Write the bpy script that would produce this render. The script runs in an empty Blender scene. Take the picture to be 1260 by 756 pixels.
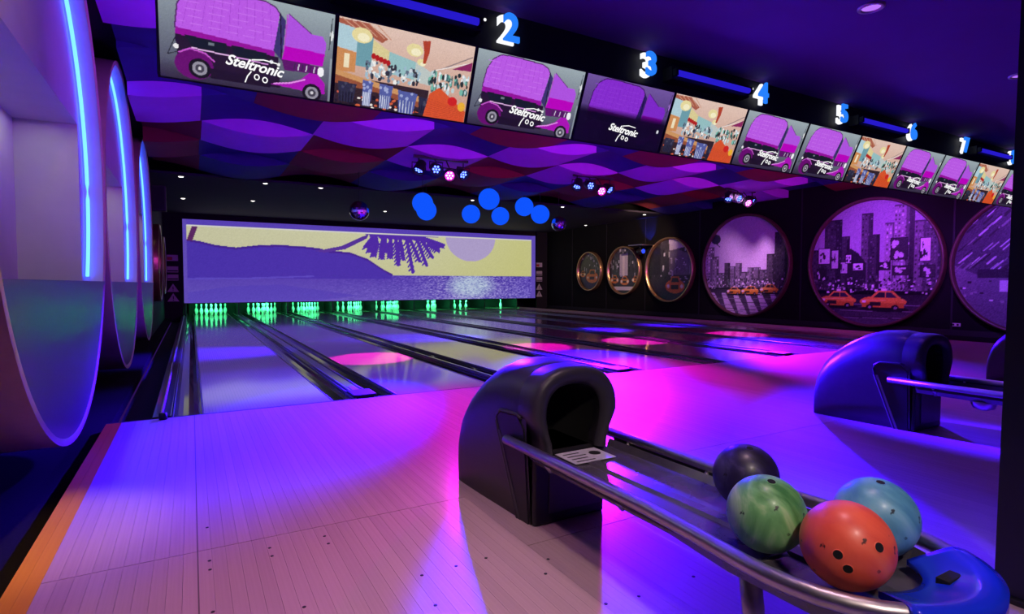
import bpy, bmesh, math, random
import numpy as np
from mathutils import Vector, Matrix
random.seed(7); rng = np.random.default_rng(7)
PI = math.pi
S = bpy.context.scene
COL = S.collection

# ------------------------------------------------------------------ camera, world, exposure
cam = bpy.data.cameras.new('camera'); camo = bpy.data.objects.new('camera', cam); COL.objects.link(camo)
camo.location = (0, 0, 1.0945)
camo.rotation_euler = (math.radians(90 - 2.37), 0, math.radians(-29.6))
cam.sensor_width = 36; cam.lens = 694 / 1260 * 36; cam.clip_start = 0.02; cam.clip_end = 200
S.camera = camo
w = bpy.data.worlds.new('world'); S.world = w; w.use_nodes = True
w.node_tree.nodes['Background'].inputs[0].default_value = (0.16, 0.035, 0.55, 1)
w.node_tree.nodes['Background'].inputs[1].default_value = 0.16
S.view_settings.view_transform = 'Standard'; S.view_settings.look = 'None'
S.view_settings.exposure = 0.0; S.view_settings.gamma = 1; S.view_settings.use_curve_mapping = False

# ------------------------------------------------------------------ colour and material helpers
def lin(c):
    c = np.asarray(c, float) / 255.0
    return np.where(c <= 0.04045, c / 12.92, ((c + 0.055) / 1.055) ** 2.4)
def L4(c): return tuple(float(x) for x in lin(c)) + (1.0,)
MATS = {}
def mat(name, col=(128, 128, 128), rough=0.5, metal=0.0, emit=None, es=0.0, coat=0.0, spec=0.5, noise=None, bump=None, coatr=0.05):
    if name in MATS: return MATS[name]
    m = bpy.data.materials.new(name); m.use_nodes = True; nt = m.node_tree
    p = nt.nodes['Principled BSDF']
    p.inputs['Base Color'].default_value = L4(col); p.inputs['Roughness'].default_value = rough
    p.inputs['Metallic'].default_value = metal; p.inputs['Specular IOR Level'].default_value = spec
    p.inputs['Coat Weight'].default_value = coat; p.inputs['Coat Roughness'].default_value = coatr
    if emit is not None:
        p.inputs['Emission Color'].default_value = emit if len(emit) == 4 else L4(emit)
        p.inputs['Emission Strength'].default_value = es
    if noise or bump:
        tc = nt.nodes.new('ShaderNodeTexCoord'); n = nt.nodes.new('ShaderNodeTexNoise')
        sc, amt, col2 = noise if noise else (bump[0], 0, col)
        n.inputs['Scale'].default_value = sc; n.inputs['Detail'].default_value = 6
        nt.links.new(tc.outputs['Object'], n.inputs['Vector'])
        if noise:
            mx = nt.nodes.new('ShaderNodeMix'); mx.data_type = 'RGBA'
            rp = nt.nodes.new('ShaderNodeMapRange'); rp.inputs[1].default_value = 0.5 - amt; rp.inputs[2].default_value = 0.5 + amt
            nt.links.new(n.outputs['Fac'], rp.inputs[0]); nt.links.new(rp.outputs[0], mx.inputs[0])
            mx.inputs[6].default_value = L4(col); mx.inputs[7].default_value = L4(col2)
            nt.links.new(mx.outputs[2], p.inputs['Base Color'])
        if bump:
            b = nt.nodes.new('ShaderNodeBump'); b.inputs['Strength'].default_value = bump[1]; b.inputs['Distance'].default_value = bump[2]
            n2 = nt.nodes.new('ShaderNodeTexNoise'); n2.inputs['Scale'].default_value = bump[0]; n2.inputs['Detail'].default_value = 4
            nt.links.new(tc.outputs['Object'], n2.inputs['Vector'])
            nt.links.new(n2.outputs['Fac'], b.inputs['Height']); nt.links.new(b.outputs[0], p.inputs['Normal'])
    MATS[name] = m; return m
def emat(name, rgb, s):
    if name in MATS: return MATS[name]
    m = bpy.data.materials.new(name); m.use_nodes = True; nt = m.node_tree; nt.nodes.clear()
    e = nt.nodes.new('ShaderNodeEmission'); o = nt.nodes.new('ShaderNodeOutputMaterial')
    e.inputs[0].default_value = tuple(rgb) + (1,); e.inputs[1].default_value = s
    nt.links.new(e.outputs[0], o.inputs[0]); MATS[name] = m; return m
def printmat(name, emission=None, rough=0.45):
    m = bpy.data.materials.new(name); m.use_nodes = True; nt = m.node_tree
    p = nt.nodes['Principled BSDF']; a = nt.nodes.new('ShaderNodeAttribute'); a.attribute_name = 'Col'
    p.inputs['Roughness'].default_value = rough
    if emission:
        p.inputs['Base Color'].default_value = (0.01, 0.01, 0.01, 1)
        nt.links.new(a.outputs['Color'], p.inputs['Emission Color']); p.inputs['Emission Strength'].default_value = emission
    else: nt.links.new(a.outputs['Color'], p.inputs['Base Color'])
    MATS[name] = m; return m
def woodmat(name, c1, c2, scale_x, rough, coat, coatr, rnd=True, stripes=None, grain=1.0):
    m = bpy.data.materials.new(name); m.use_nodes = True; nt = m.node_tree; p = nt.nodes['Principled BSDF']
    tc = nt.nodes.new('ShaderNodeTexCoord'); mp = nt.nodes.new('ShaderNodeMapping')
    nt.links.new(tc.outputs['Object'], mp.inputs[0]); mp.inputs['Scale'].default_value = (scale_x, 1.2, 1)
    oi = nt.nodes.new('ShaderNodeObjectInfo')
    ad = nt.nodes.new('ShaderNodeVectorMath'); ad.operation = 'ADD'
    sc = nt.nodes.new('ShaderNodeVectorMath'); sc.operation = 'SCALE'; sc.inputs[3].default_value = 0.37
    nt.links.new(oi.outputs['Location'], sc.inputs[0]); nt.links.new(mp.outputs[0], ad.inputs[0]); nt.links.new(sc.outputs[0], ad.inputs[1])
    n = nt.nodes.new('ShaderNodeTexNoise'); n.inputs['Scale'].default_value = 3; n.inputs['Detail'].default_value = 8
    nt.links.new(ad.outputs[0], n.inputs['Vector'])
    mx = nt.nodes.new('ShaderNodeMix'); mx.data_type = 'RGBA'; mx.inputs[6].default_value = L4(c1); mx.inputs[7].default_value = L4(c2)
    nt.links.new(n.outputs['Fac'], mx.inputs[0])
    hv = nt.nodes.new('ShaderNodeHueSaturation'); nt.links.new(mx.outputs[2], hv.inputs['Color'])
    if rnd:
        r = nt.nodes.new('ShaderNodeMapRange'); r.inputs[3].default_value = 0.94; r.inputs[4].default_value = 1.04
        nt.links.new(oi.outputs['Random'], r.inputs[0]); nt.links.new(r.outputs[0], hv.inputs['Value'])
    out = hv.outputs[0]
    if stripes:
        sx = nt.nodes.new('ShaderNodeSeparateXYZ'); nt.links.new(tc.outputs['Object'], sx.inputs[0])
        mo = nt.nodes.new('ShaderNodeMath'); mo.operation = 'MODULO'; mo.inputs[1].default_value = stripes
        aa = nt.nodes.new('ShaderNodeMath'); aa.inputs[1].default_value = 50 * stripes; nt.links.new(sx.outputs[0], aa.inputs[0])
        nt.links.new(aa.outputs[0], mo.inputs[0])
        lt = nt.nodes.new('ShaderNodeMath'); lt.operation = 'LESS_THAN'; lt.inputs[1].default_value = stripes * 0.06
        nt.links.new(mo.outputs[0], lt.inputs[0])
        m2 = nt.nodes.new('ShaderNodeMix'); m2.data_type = 'RGBA'; nt.links.new(lt.outputs[0], m2.inputs[0])
        nt.links.new(out, m2.inputs[6]); m2.inputs[7].default_value = L4([c * 0.6 for c in c1]); out = m2.outputs[2]
    nt.links.new(out, p.inputs['Base Color'])
    p.inputs['Roughness'].default_value = rough; p.inputs['Coat Weight'].default_value = coat; p.inputs['Coat Roughness'].default_value = coatr
    p.inputs['Specular IOR Level'].default_value = 0.22 if coat < 0.5 else 0.5
    MATS[name] = m; return m

# ------------------------------------------------------------------ mesh helpers
class MB:
    def __init__(s): s.v = []; s.f = []; s.smooth = []
    def add(s, vs, fs, sm=False):
        o = len(s.v); s.v += [tuple(p) for p in vs]; s.f += [tuple(i + o for i in f) for f in fs]; s.smooth += [sm] * len(fs); return s
    def box(s, x0, x1, y0, y1, z0, z1, b=0.0):
        if b <= 0:
            vs = [(x, y, z) for z in (z0, z1) for y in (y0, y1) for x in (x0, x1)]
            return s.add(vs, [(0, 2, 3, 1), (4, 5, 7, 6), (0, 1, 5, 4), (2, 6, 7, 3), (0, 4, 6, 2), (1, 3, 7, 5)])
        bm = bmesh.new(); bmesh.ops.create_cube(bm, size=1)
        for v in bm.verts: v.co = Vector(((x0 + x1) / 2 + v.co.x * (x1 - x0), (y0 + y1) / 2 + v.co.y * (y1 - y0), (z0 + z1) / 2 + v.co.z * (z1 - z0)))
        bmesh.ops.bevel(bm, geom=bm.edges[:], offset=b, segments=2, affect='EDGES', profile=0.5)
        bm.verts.index_update()
        s.add([v.co[:] for v in bm.verts], [[v.index for v in f.verts] for f in bm.faces]); bm.free(); return s
    def ring_loft(s, rings, closed=True, caps=True, sm=True):
        n = len(rings[0]); vs = [p for r in rings for p in r]; fs = []
        for i in range(len(rings) - 1):
            for j in range(n if closed else n - 1):
                k = (j + 1) % n
                fs.append((i * n + j, i * n + k, (i + 1) * n + k, (i + 1) * n + j))
        s.add(vs, fs, sm)
        if caps and closed:
            s.add(rings[0], [tuple(range(n))[::-1]]); s.add(rings[-1], [tuple(range(n))])
        return s
    def tube(s, path, r, n=10, caps=True, closed=False):
        P = [Vector(p) for p in path]; rings = []; up = Vector((0, 0, 1)); m = len(P)
        for i, p in enumerate(P):
            a = P[(i - 1) % m] if (i > 0 or closed) else p; b = P[(i + 1) % m] if (i < m - 1 or closed) else p
            t = (b - a).normalized()
            u = t.cross(up)
            if u.length < 1e-3: u = t.cross(Vector((0, 1, 0)))
            u.normalize(); q = u.cross(t).normalized()
            rr = r[i] if isinstance(r, (list, tuple)) else r
            rings.append([(p + (u * math.cos(2 * PI * k / n) + q * math.sin(2 * PI * k / n)) * rr)[:] for k in range(n)])
        if closed: rings.append(rings[0])
        return s.ring_loft(rings, caps=caps and not closed)
    def cyl(s, p0, p1, r, n=16): return s.tube([p0, p1], r, n)
    def lathe(s, prof, n=24, axis='z', c=(0, 0, 0), sm=True, caps=True):
        rings = []
        for r, h in prof:
            ring = []
            for k in range(n):
                a = 2 * PI * k / n; x, y = r * math.cos(a), r * math.sin(a)
                q = {'z': (x, y, h), 'x': (h, x, y), 'y': (y, h, x)}[axis]
                ring.append((q[0] + c[0], q[1] + c[1], q[2] + c[2]))
            rings.append(ring)
        return s.ring_loft(rings, caps=caps, sm=sm)
    def mesh(s, name):
        me = bpy.data.meshes.new(name); me.from_pydata(s.v, [], s.f)
        me.polygons.foreach_set('use_smooth', s.smooth); me.update()
        bm = bmesh.new(); bm.from_mesh(me); bmesh.ops.remove_doubles(bm, verts=bm.verts, dist=1e-5)
        bmesh.ops.recalc_face_normals(bm, faces=bm.faces); bm.to_mesh(me); bm.free()
        return me
    def obj(s, name, m, parent=None, loc=(0, 0, 0), rot=(0, 0, 0)):
        return mobj(name, s.mesh(name), m, parent, loc, rot)
def mobj(name, me, m, parent=None, loc=(0, 0, 0), rot=(0, 0, 0)):
    o = bpy.data.objects.new(name, me); COL.objects.link(o)
    if m is not None and not me.materials: me.materials.append(MATS[m] if isinstance(m, str) else m)
    o.location = loc; o.rotation_euler = rot
    if parent: o.parent = parent
    return o
def tag(o, label, cat, group=None, kind=None):
    o['label'] = label; o['category'] = cat
    if group: o['group'] = group
    if kind: o['kind'] = kind
    return o
def struct(o): o['kind'] = 'structure'; return o
def thing(name, label, cat, loc=(0, 0, 0), rot=(0, 0, 0), group=None):
    o = bpy.data.objects.new(name, None); COL.objects.link(o); o.empty_display_size = 0.1
    o.location = loc; o.rotation_euler = rot
    return tag(o, label, cat, group)
def copy_tree(o, parent=None):
    c = o.copy(); COL.objects.link(c); c.parent = parent
    for ch in list(o.children): copy_tree(ch, c)
    return c
def lamp(name, kind, loc, color, energy, target=None, parent=None, size=0.1, spot=60, blend=0.3, sizey=None):
    l = bpy.data.lights.new(name, kind); l.color = color; l.energy = energy
    if kind == 'AREA':
        l.shape = 'RECTANGLE' if sizey else 'DISK'; l.size = size
        if sizey: l.size_y = sizey
    else: l.shadow_soft_size = size
    if kind == 'SPOT': l.spot_size = math.radians(spot); l.spot_blend = blend
    o = bpy.data.objects.new(name, l); COL.objects.link(o); o.location = loc
    if target is not None:
        d = Vector(target) - Vector(loc); o.rotation_euler = d.to_track_quat('-Z', 'Y').to_euler()
    if parent:
        o.parent = parent; o.matrix_parent_inverse = parent.matrix_world.inverted()
    return o
def text_mesh(txt, size, extrude=0.0, shear=0.0, offset=0.0, align='CENTER'):
    c = bpy.data.curves.new('t', 'FONT'); c.body = txt; c.size = size; c.extrude = extrude; c.shear = shear; c.offset = offset
    c.align_x = align; c.align_y = 'CENTER'; c.resolution_u = 4
    o = bpy.data.objects.new('t', c); COL.objects.link(o)
    dg = bpy.context.evaluated_depsgraph_get(); dg.update()
    me = bpy.data.meshes.new_from_object(o.evaluated_get(dg)); bpy.data.objects.remove(o); me.materials.clear(); return me

# ------------------------------------------------------------------ flat prints (colour attribute on a fine grid)
class Canvas:
    def __init__(s, nu, nv, asp=1.0):
        s.nu, s.nv = nu, nv; s.u, s.v = np.meshgrid(np.linspace(0, 1, nu + 1), np.linspace(0, 1, nv + 1)); s.asp = asp
        s.c = np.zeros(s.u.shape + (3,))
    def put(s, m, col, a=1.0):
        col = np.asarray(col, float)
        if m.dtype == bool: m = m.astype(float)
        m = (m * a)[..., None]; s.c = s.c * (1 - m) + col * m
    def inside(s, pts):
        m = np.zeros(s.u.shape, bool); n = len(pts)
        for i in range(n):
            (x0, y0), (x1, y1) = pts[i], pts[(i + 1) % n]
            if y0 == y1: continue
            m ^= ((y0 > s.v) != (y1 > s.v)) & (s.u < (x1 - x0) * (s.v - y0) / (y1 - y0) + x0)
        return m
    def poly(s, pts, col, a=1.0): s.put(s.inside(pts), col, a)
    def rect(s, x0, y0, x1, y1, col, a=1.0): s.put((s.u >= x0) & (s.u <= x1) & (s.v >= y0) & (s.v <= y1), col, a)
    def ell(s, cx, cy, rx, ry, col, a=1.0, soft=False):
        d = ((s.u - cx) / rx) ** 2 + ((s.v - cy) / ry) ** 2
        s.put(np.clip(1.3 - d, 0, 1) if soft else d < 1, col, a)
    def line(s, pts, wd, col, a=1.0):
        for (x0, y0), (x1, y1) in zip(pts[:-1], pts[1:]):
            dx, dy = (x1 - x0) * s.asp, y1 - y0; L = dx * dx + dy * dy + 1e-9
            t = np.clip((((s.u - x0) * s.asp) * dx + (s.v - y0) * dy) / L, 0, 1)
            d = np.hypot((s.u - x0) * s.asp - t * dx, s.v - y0 - t * dy)
            s.put(d < wd / 2, col, a)
    def grad(s, x0, y0, x1, y1, cb, ct):
        m = (s.u >= x0) & (s.u <= x1) & (s.v >= y0) & (s.v <= y1); t = np.clip((s.v - y0) / (y1 - y0), 0, 1)[..., None]
        col = np.asarray(cb, float) * (1 - t) + np.asarray(ct, float) * t; s.c = np.where(m[..., None], col, s.c)
    def noise(s, amt, m=None):
        n = rng.normal(0, amt, s.u.shape)[..., None]; s.c = np.clip(s.c + (n if m is None else n * m[..., None]), 0, 255)
    def mesh(s, name, to3d, keep=None):
        nu, nv = s.nu, s.nv; P = to3d(s.u.ravel(), s.v.ravel())
        i = np.arange(nu * nv); a = (i // nu) * (nu + 1) + i % nu
        f = np.stack([a, a + 1, a + nu + 2, a + nu + 1], 1)
        if keep is not None: f = f[keep.ravel()[a] & keep.ravel()[a + nu + 2] & keep.ravel()[a + 1] & keep.ravel()[a + nu + 1]]
        me = bpy.data.meshes.new(name); me.vertices.add(len(P)); me.vertices.foreach_set('co', P.astype(np.float32).ravel())
        me.loops.add(f.size); me.loops.foreach_set('vertex_index', f.ravel().astype(np.int32))
        me.polygons.add(len(f)); me.polygons.foreach_set('loop_start', (np.arange(len(f)) * 4).astype(np.int32))
        try: me.polygons.foreach_set('loop_total', np.full(len(f), 4, np.int32))
        except Exception: pass
        at = me.attributes.new('Col', 'FLOAT_COLOR', 'POINT')
        at.data.foreach_set('color', np.concatenate([lin(s.c.reshape(-1, 3)), np.ones((len(P), 1))], 1).astype(np.float32).ravel())
        me.update(calc_edges=True); me.validate(); return me

# ------------------------------------------------------------------ materials
woodmat('maple', (170, 142, 132), (196, 168, 158), 30, 0.5, 0.14, 0.2)
woodmat('maple_far', (166, 140, 130), (192, 165, 155), 30, 0.5, 0.14, 0.2, rnd=False, stripes=0.05)
woodmat('warm_lit_wood', (214, 140, 26), (232, 166, 44), 30, 0.4, 0.1, 0.2)  # border wood with the orange of the warm edge light put into its colour
woodmat('lane_wood', (140, 116, 104), (166, 140, 126), 40, 0.35, 1.0, 0.085, rnd=False, stripes=0.027)
mat('black_paint', (16, 15, 20), 0.75, noise=(5, 0.3, (22, 20, 27)))
mat('wall_black', (11, 10, 12), 0.85, spec=0.2, noise=(3, 0.3, (15, 13, 15)))
mat('frame_dimmed', (74, 52, 44), 0.45, noise=(8, 0.3, (88, 62, 52)))  # darker copy of the rims: weaker light on the large frames painted in
mat('navy_paint', (22, 18, 52), 0.6, noise=(3, 0.3, (26, 22, 60)))
mat('carpet', (17, 15, 16), 0.95, spec=0.1, noise=(90, 0.2, (26, 22, 24)))
mat('ceiling_purple', (92, 46, 128), 0.8, noise=(2, 0.3, (100, 50, 136)))
mat('ceiling_back', (22, 18, 34), 0.85, noise=(2, 0.3, (28, 22, 42)))
mat('fascia', (24, 24, 34), 0.7, noise=(4, 0.3, (30, 30, 40)))
mat('pan_purple', (176, 78, 206), 0.7, noise=(6, 0.3, (186, 86, 214)))
mat('pan_maroon', (112, 14, 30), 0.75, noise=(6, 0.3, (122, 18, 36)))
mat('pan_navy', (34, 20, 104), 0.75, noise=(6, 0.3, (40, 24, 116)))
mat('gutter', (24, 22, 28), 0.22, coat=0.6)
mat('cap', (30, 30, 40), 0.3, coat=0.5)
mat('plastic_black', (52, 49, 56), 0.38, noise=(30, 0.3, (58, 55, 62)), bump=(220, 0.12, 0.002))
mat('plastic_dark', (22, 21, 25), 0.45, bump=(220, 0.1, 0.002))
mat('cavity', (6, 6, 7), 0.8)
mat('steel', (168, 160, 162), 0.38, metal=1.0, noise=(20, 0.3, (190, 184, 184)))
mat('tray', (92, 86, 98), 0.26, metal=0.5, noise=(12, 0.3, (120, 114, 126)))
mat('blue_plastic', (22, 50, 220), 0.25, coat=0.5)
mat('disc_grey', (80, 71, 82), 0.34, noise=(60, 0.25, (92, 82, 94)), bump=(160, 0.1, 0.002))
mat('disc_rim', (186, 162, 140), 0.4, noise=(12, 0.3, (200, 176, 152)))
mat('white_paint', (186, 184, 176), 0.6, noise=(5, 0.3, (196, 194, 186)))
mat('brass', (196, 158, 112), 0.3, metal=0.85, noise=(8, 0.3, (210, 172, 126)))
mat('pin_white', (244, 244, 240), 0.25, coat=0.4)
mat('pin_red', (196, 28, 30), 0.3)
mat('mirror', (200, 205, 235), 0.16, metal=1.0)
mat('paper', (206, 204, 210), 0.6, noise=(40, 0.2, (180, 178, 188)))
mat('trim_grey', (150, 144, 150), 0.45)
mat('dot', (18, 14, 14), 0.6)
mat('seam', (104, 84, 80), 0.7)
mat('sign_white', (206, 204, 200), 0.6); mat('sign_red', (190, 52, 60), 0.6); mat('sign_black', (20, 20, 20), 0.6)
emat('neon', (0.22, 0.75, 9.0), 1.25)
emat('uv', (0.02, 0.01, 0.6), 1.0)
emat('digit_blue', (0.02, 0.22, 1.0), 1.0)
emat('digit_white', (0.95, 0.97, 1.0), 1.1)
emat('led_blue', (0.2, 0.35, 3.0), 2.5)
emat('pink_lens', (1.0, 0.03, 0.7), 2.0)
emat('led_pink', (3.0, 0.35, 2.4), 4.0)
emat('globe', (0.005, 0.09, 1.0), 1.0)
emat('white_spot', (1.0, 0.93, 0.85), 4.0)
emat('violet_spot', (0.5, 0.18, 1.0), 1.0)
emat('tube_green', (0.02, 1.0, 0.25), 2.0)
emat('letter_white', (1, 1, 1), 1.0)
emat('blue_lens', (0.02, 0.05, 1.0), 2.0)

# ------------------------------------------------------------------ layout numbers
YF = 5.35                                    # foul line
LANE_W = 1.05; PAIR = 3.24; L1 = 0.07; L2 = 1.75
LX = [(L1 if k % 2 == 0 else L2) + PAIR * (k // 2) for k in range(8)]
YP = 22.2                                    # head pins
YM = 21.9                                    # masking screen
YE = 23.7
XW = 14.3                                    # right wall
NW = ['one', 'two', 'three', 'four', 'five', 'six', 'seven', 'eight']
ORD = ['first', 'second', 'third', 'fourth', 'fifth', 'sixth', 'seventh', 'eighth']

# ------------------------------------------------------------------ structure
fl = struct(MB().box(-0.6, 12.8, -2.0, YF, -0.10, -0.02).obj('floor', 'seam'))
pa = MB().box(-0.0246, 0.0246, 0, 1, -0.02, 0).mesh('plank')
def plank(x, y0, y1, me, m):
    o = mobj('plank', me, m, fl, (x, y0, 0)); o.scale = (1, y1 - y0, 1); return o
pb = pa.copy(); pb.materials.clear(); pb.name = 'border_plank'
for i in range(128):
    x = -0.575 + 0.05 * i
    if i < 2: plank(x, -2.0, YF - 0.004, pb, 'warm_lit_wood'); continue
    plank(x, -2.0, 2.598 - (0.62 if 36 <= i < 48 else 0), pa, 'maple'); plank(x, 2.602 - (0.62 if 36 <= i < 48 else 0), YF - 0.004, pa, 'maple')
MB().box(5.801, 12.8, -2.0, YF - 0.004, -0.0199, 0).obj('plank_field', 'maple_far', fl)['kind'] = 'stuff'
for x, y in [(1.0, 1.97), (.87, 1.97), (.73, 1.97), (.7, 1.76), (1.21, 1.84), (1.14, 1.75), (1.21, 1.48), (1.34, 1.46), (1.61, 1.46), (.04, 2.84), (.04, 2.49), (.04, 2.41), (.04, 2.09), (.31, 1.97), (.26, 2.49), (.26, 2.41), (.48, 2.49), (.48, 2.41)]:
    MB().lathe([(0.0065, 0), (0.0065, 0.0012), (0.004, 0.0015)], 10).obj('floor_dot', 'dot', fl, (x, y, 0.0))
MB().box(-0.0025, 0.0025, -2, YF - 0.01, 0, 0.0008).obj('floor_seam', 'seam', fl, (0.0, 0, 0))
MB().box(-0.6, 12.8, YF - 0.004, YF + 0.02, -0.1, 0.0006).obj('foul_line', 'dot', fl)
struct(MB().box(-1.4, -0.6, -2.0, 24.0, -0.16, -0.06).obj('floor', 'carpet'))
struct(MB().box(12.8, XW + 0.1, -2.0, 24.0, -0.16, -0.02).obj('floor', 'carpet'))
struct(MB().box(-0.6, 12.8, YF + 0.02, 24.0, -0.3, -0.2).obj('floor', 'black_paint'))
wr = struct(MB().box(XW, XW + 0.1, -2.0, 24.0, -0.1, 3.8).obj('wall_right', 'wall_black'))
for y in (5.9, 9.4, 12.9, 15.4, 17.6, 19.9):
    MB().box(XW - 0.012, XW, y - 0.02, y + 0.02, 0, 3.8).obj('panel_joint', 'black_paint', wr)
MB().box(XW - 0.02, XW, -2, 23, -0.02, 0.1).obj('skirting', 'black_paint', wr)
struct(MB().box(-1.43, -1.33, -2.0, 14.3, -0.1, 3.8).obj('wall_left', 'navy_paint'))
struct(MB().box(-1.4, -0.78, 14.3, 24.0, -0.1, 3.8).obj('wall_left', 'black_paint'))
struct(MB().box(-1.4, XW + 0.1, 24.0, 24.1, -0.3, 3.8).obj('wall_back', 'black_paint'))
struct(MB().box(-0.62, XW + 0.1, -2.0, 4.25, 3.37, 3.47).obj('ceiling', 'ceiling_purple'))
struct(MB().box(-1.43, -0.62, -2.0, 4.25, 3.78, 3.88).obj('ceiling', 'navy_paint'))
struct(MB().box(-0.62, -0.58, -2.0, 4.25, 3.37, 3.78).obj('trim_4', 'navy_paint'))
cl = struct(MB().box(-1.4, XW + 0.1, 4.25, 24.0, 3.78, 3.88).obj('ceiling', 'ceiling_back'))
MB().box(-1.4, XW + 0.1, 14.2, 24.0, 3.45, 3.5).obj('back_ceiling', 'ceiling_back', cl)
struct(MB().box(-0.16, XW, 4.25, 4.32, 2.42, 3.78).obj('trim_1', 'fascia'))
tk = struct(MB().box(12.72, 12.84, YF + 0.02, YM, -0.2, 0.05).obj('trim_2', 'disc_rim'))
# wave ceiling panels: rows across the room, each row an opposite phase of the row before it
A, WL, HW = 0.12, PAIR, PAIR / 4
ROWS = [(5.10, 6.28, 2.6, 'pan_purple', 'pan_maroon'), (6.28, 7.35, 0.95, 'pan_purple', 'pan_navy'), (7.35, 8.5, 1.6, 'pan_maroon', 'pan_navy'), (8.5, 9.8, 2.6, 'pan_purple', 'pan_navy'),
        (9.8, 11.1, 1.0, 'pan_purple', 'pan_maroon'), (11.1, 12.4, 2.6, 'pan_maroon', 'pan_navy'), (12.4, 14.0, 1.0, 'pan_navy', 'pan_maroon')]
for r, (y0, y1, ph, m1, m2) in enumerate(ROWS):
    for k in range(-3, 10):
        a, b = ph + HW * (2 * k - 1), ph + HW * (2 * k + 1) - 0.003
        a, b = max(a, -0.64), min(b, XW - 0.01)
        if b - a < 0.05: continue
        n = 16; rings = []
        for i in range(n + 1):
            xx = a + (b - a) * i / n; zz = 3.55 - A * math.cos(2 * PI * (xx - ph) / WL)
            rings.append([(xx, y0, zz), (xx, y1 - 0.003, zz), (xx, y1 - 0.003, zz + 0.012), (xx, y0 + 0.012, zz + 0.012), (xx, y0 + 0.012, 3.77), (xx, y0, 3.77)])
        MB().ring_loft(rings, sm=False).obj('ceiling_panel', m1 if k % 2 == 0 else m2, cl)

# ------------------------------------------------------------------ lanes, gutters, dividers
def gutter(parent, x0, wd, y0, y1):
    n = 9; rings = []
    prof = [(x0 + wd / 2 - wd / 2 * math.cos(PI * i / (n - 1)), -0.012 - 0.085 * math.sin(PI * i / (n - 1))) for i in range(n)]
    prof += [(x0 + wd, -0.13), (x0, -0.13)]
    MB().ring_loft([[(x, y, z) for x, z in prof] for y in (y0, y1)], sm=False).obj('gutter', 'gutter', parent)
    for xx in (x0 + 0.004, x0 + wd - 0.004):
        MB().box(xx - 0.004, xx + 0.004, y0, y1, -0.02, 0.004).obj('gutter_edge', 'steel', parent)
GW = 0.225
for k in range(8):
    x = LX[k]
    t = thing('bowling_lane', f'glossy wooden bowling lane, {ORD[k]} from the wall of round niches', 'lane', (x + LANE_W / 2, YF + 0.02, 0), group='bowling lanes')
    h = LANE_W / 2
    MB().box(-h, h, 0, YE - YF - 0.1, -0.15, 0).obj('lane_bed', 'lane_wood', t)
    gutter(t, -h - GW - 0.003, GW, 0, YE - YF - 0.1)
    gutter(t, h + 0.003, GW, 0, YE - YF - 0.1)
for k in range(7):
    a = LX[k] + LANE_W + GW + 0.006; b = LX[k + 1] - GW - 0.006
    t = thing('lane_divider', f'dark capped divider between the {ORD[k]} and {ORD[k+1]} lanes from the niche wall', 'divider', (0, 0, 0), group='lane dividers')
    MB().box(a, b, YF + 0.03, YM - 0.1, -0.2, 0.012, 0.008).obj('cap', 'cap', t)
    if b - a > 0.1:
        for xx in (a + 0.018, b - 0.018): MB().box(xx - 0.006, xx + 0.006, YF + 0.05, YM - 0.12, 0.012, 0.02).obj('cap_rib', 'steel', t)
        MB().box(a - 0.03, b + 0.03, YF + 0.03, YF + 0.32, 0.004, 0.032, 0.01).obj('end_block', 'plastic_dark', t)
        MB().box(a + 0.05, b - 0.05, YF + 0.36, YF + 0.62, 0.0121, 0.016).obj('end_plate', 'steel', t)
t = thing('side_gutter_kerb', 'dark kerb with steel rail left of the lane nearest the round niches', 'kerb', (0, 0, 0))
MB().box(-0.30, -0.165, YF + 0.03, YM - 0.1, -0.16, 0.01, 0.006).obj('kerb', 'cap', t)
MB().cyl((-0.235, YF + 0.03, 0.024), (-0.235, YM - 0.1, 0.024), 0.014, 8).obj('rail', 'steel', t)
tag(MB().lathe([(0.03, 0), (0.032, 0.02), (0.028, 0.05), (0.012, 0.055)], 14).obj('floor_sensor', 'plastic_dark', None, (-0.22, YF - 0.04, 0.0)), 'small round black foul sensor on the floor at the gutter end', 'sensor')
# pin decks
pins_shown = {0: range(10), 1: range(10), 2: range(10), 3: [0, 1, 2, 3, 4, 5, 6, 9], 4: range(10), 5: [0, 2, 4, 5, 8, 9], 6: [0, 1, 3], 7: [5]}
PP = [(0, 0), (-.5, .866), (.5, .866), (-1, 1.732), (0, 1.732), (1, 1.732), (-1.5, 2.598), (-.5, 2.598), (.5, 2.598), (1.5, 2.598)]
prof = [(0.0258, 0), (0.029, 0.004), (0.0358, 0.019), (0.0455, 0.057), (0.0555, 0.085), (0.0605, 0.114), (0.0595, 0.14), (0.0525, 0.17), (0.041, 0.2), (0.031, 0.222), (0.0245, 0.245), (0.0228, 0.26), (0.0235, 0.28), (0.027, 0.305), (0.0315, 0.33), (0.0322, 0.345), (0.030, 0.36), (0.022, 0.374), (0.010, 0.3805)]
pin_me = MB().lathe(prof, 16).mesh('bowling_pin')
str_me = MB().lathe([(0.0250, 0.243), (0.0238, 0.252)], 16, caps=False).lathe([(0.0238, 0.268), (0.0246, 0.277)], 16, caps=False).mesh('stripe')
for k, idx in pins_shown.items():
    cx = LX[k] + LANE_W / 2
    state = {3: ', partial rack', 5: ', partial rack', 6: ', one of three standing', 7: ', the only one standing'}.get(k, ', full rack')
    for i in idx:
        t = thing('bowling_pin', f'green-lit bowling pin in the {ORD[k]} lane from the niches{state}', 'bowling pin', (cx + PP[i][0] * 0.3048, YP + PP[i][1] * 0.3048, 0.0), group=f'pins of the {ORD[k]} lane')
        mobj('pin_body', pin_me, 'pin_white', t); mobj('stripe', str_me, 'pin_red', t)
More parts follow.
